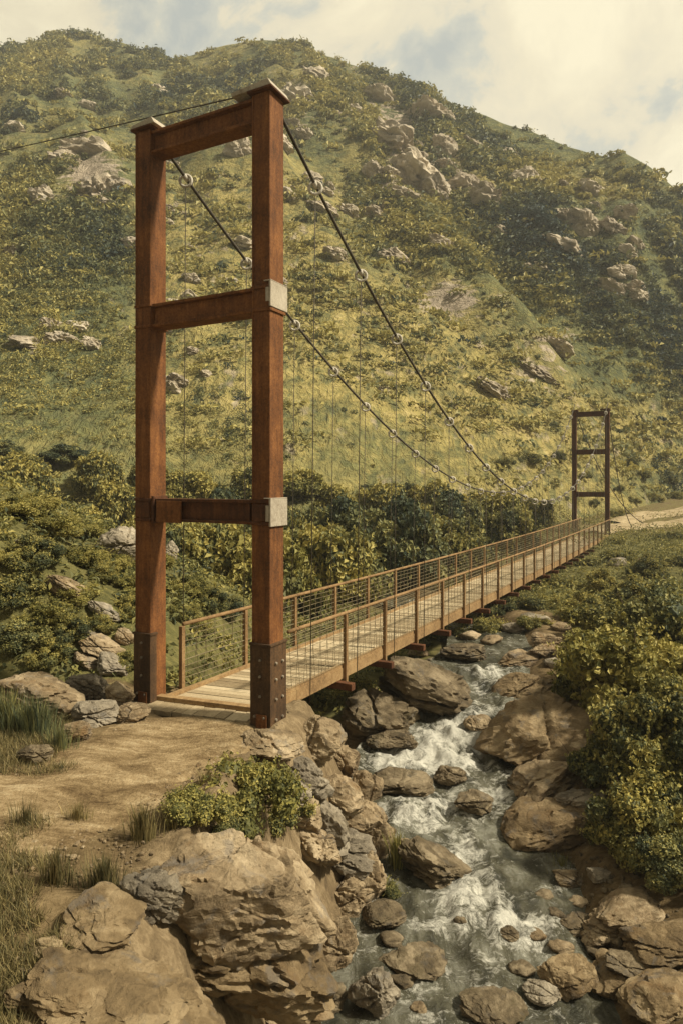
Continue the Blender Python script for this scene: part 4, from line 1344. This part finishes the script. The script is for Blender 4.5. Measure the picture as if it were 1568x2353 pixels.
# leave the deck line and the far path open
bl = -1.36 + (uy - 10) * .543
ok &= ~((ux > bl - 1.9) & (ux < bl + .3) & (uy < 14))
ok &= far_path_dist(ux, uy) > 0
ok &= RNG.uniform(0, 1, NU) < np.clip(.55 + .6 * n2(ux, uy, 2.5, 3, 55), .1, 1)
ux, uy = ux[ok], uy[ok]
uz = ground_z(ux, uy)
un = scrub('undergrowth', np.stack([ux, uy, uz], 1), RNG.uniform(.14, .34, len(ux)) * np.clip(uy / 16, .8, 2.0), .38 + .2 * n2(ux, uy, 2.2, 3, 56) + RNG.normal(0, .08, len(ux)), 12, .22, LEAF_OL, 9)
tag(un, 'low leafy undergrowth covering both banks', 'undergrowth', kind='stuff')

# far path beyond the second tower
path_mesh('path', FP1, [.9, 1.4, 1.8, 2.3, 2.6, 3.0], 120, 40, .16, PATHF)
path_mesh('path', FP2, [1.0, 1.8, 2.4, 2.6, 2.8], 90, 40, .2, PATHF)

# short dry grass and litter on the near ground
ND = 36000
dy = RNG.uniform(3.6, 10.5, ND); dx = RNG.uniform(-.62, .1, ND) * dy
xc, hw, zw, ca = stream_at(dy)
pyc = np.interp(-dx, [2.0, 2.4, 3.2, 4.6, 6.5], [9.2, 8.2, 7.2, 6.4, 5.8])
ok = (dx < xc - hw - 1.5) & ((np.abs(dy - pyc) > .75 + .5 * n2(dx, dy, .8, 2, 68)) | (dx < -4.2) & (dy > 8)) & (n2(dx, dy, 1.1, 3, 66) + .25 * sst(6.5, 4.5, dy) > -.12) & ~((dy > 8) & (dx > -3.6))
dx, dy = dx[ok], dy[ok]; nd = len(dx)
bs = np.stack([dx, dy, ground_z(dx, dy) - .01], 1)
BL = 5
bs = np.repeat(bs, BL, 0) + np.concatenate([RNG.normal(0, .035, (nd * BL, 2)), np.zeros((nd * BL, 1))], 1)
ln = RNG.uniform(.03, .15, nd * BL)[:, None]
lean = np.concatenate([RNG.normal(0, .5, (nd * BL, 2)), np.ones((nd * BL, 1))], 1)
wd = np.concatenate([RNG.normal(0, 1, (nd * BL, 2)), np.zeros((nd * BL, 1))], 1); wd /= np.linalg.norm(wd, axis=1, keepdims=True)
DV = np.stack([bs - wd * .005, bs + wd * .005, bs + lean * ln], 1).reshape(-1, 3)
dt_ = np.repeat(np.clip(RNG.normal(.45, .2, nd * BL), 0, 1), 3)
tag(np_mesh('dry_grass', DV, [np.arange(len(DV)).reshape(-1, 3)], GRASSM, tint=np.stack([dt_] * 3, 1)), 'short dry grass on the near bank', 'grass', kind='stuff')

# gravel along the waterline of the lower right bank
NG = 1300
gy = RNG.uniform(5.5, 12, NG); xc, hw, zw, ca = stream_at(gy)
gx = xc + hw + RNG.uniform(-.35, 1.9, NG)
gz = ground_z(gx, gy)
V0, F0 = ICO[1]
gs = .012 + .05 * RNG.uniform(0, 1, NG) ** 2.5
sq = RNG.uniform(.5, 1.2, (NG, 1, 3))
GV = (V0[None] * sq * gs[:, None, None] + np.stack([gx, gy, gz], 1)[:, None, :]).reshape(-1, 3)
GT = np.repeat(RNG.uniform(.2, .8, NG), len(V0))
GF = (F0[None] + (np.arange(NG) * len(V0))[:, None, None]).reshape(-1, 3)
tag(np_mesh('gravel', GV, [GF], ROCKW, smooth=True, tint=np.stack([GT] * 3, 1)), 'wet brown gravel along the lower right bank', 'gravel', kind='stuff')
NQ = 6000
qy = RNG.uniform(3.6, 10.4, NQ); qx = RNG.uniform(-.6, .0, NQ) * qy
xc, hw, zw, ca = stream_at(qy); k_ = (qx < xc - hw - 1.3) & (n2(qx, qy, .9, 3, 67) > -.25)
qx, qy = qx[k_], qy[k_]; nq = len(qx)
qs = .006 + .03 * RNG.uniform(0, 1, nq) ** 2.6
QV = (V0[None] * RNG.uniform(.5, 1.2, (nq, 1, 3)) * np.array([1, 1, .7]) * qs[:, None, None] + np.stack([qx, qy, ground_z(qx, qy) + .012], 1)[:, None, :]).reshape(-1, 3)
QT = np.repeat(RNG.uniform(.2, .8, nq), len(V0))
tag(np_mesh('gravel', QV, [(F0[None] + (np.arange(nq) * len(V0))[:, None, None]).reshape(-1, 3)], ROCK, smooth=False, tint=np.stack([QT] * 3, 1)), 'loose pebbles scattered on the near dirt path', 'gravel', kind='stuff')

# thin warm air between here and the mountain
hm = bpy.data.materials.new('haze_air'); hm.use_nodes = True
hn = hm.node_tree; hn.nodes.remove(hn.nodes['Principled BSDF'])
pv = hn.nodes.new('ShaderNodeVolumePrincipled'); pv.inputs['Density'].default_value = .0009
pv.inputs['Color'].default_value = (.90, .90, .84, 1); pv.inputs['Anisotropy'].default_value = .2
hn.links.new(pv.outputs[0], hn.nodes['Material Output'].inputs['Volume'])
mb = MB(); mb.box((0, 0, 0), (1, 0, 0), (0, 1, 0), (0, 0, 1), -7000, 7000, -100, 2600, -80, 150)
tag(mb.build('haze', hm), 'thin warm haze over the valley', 'haze', kind='stuff')
print('thicket', kk, 'scrub', len(sx), 'under', len(ux))
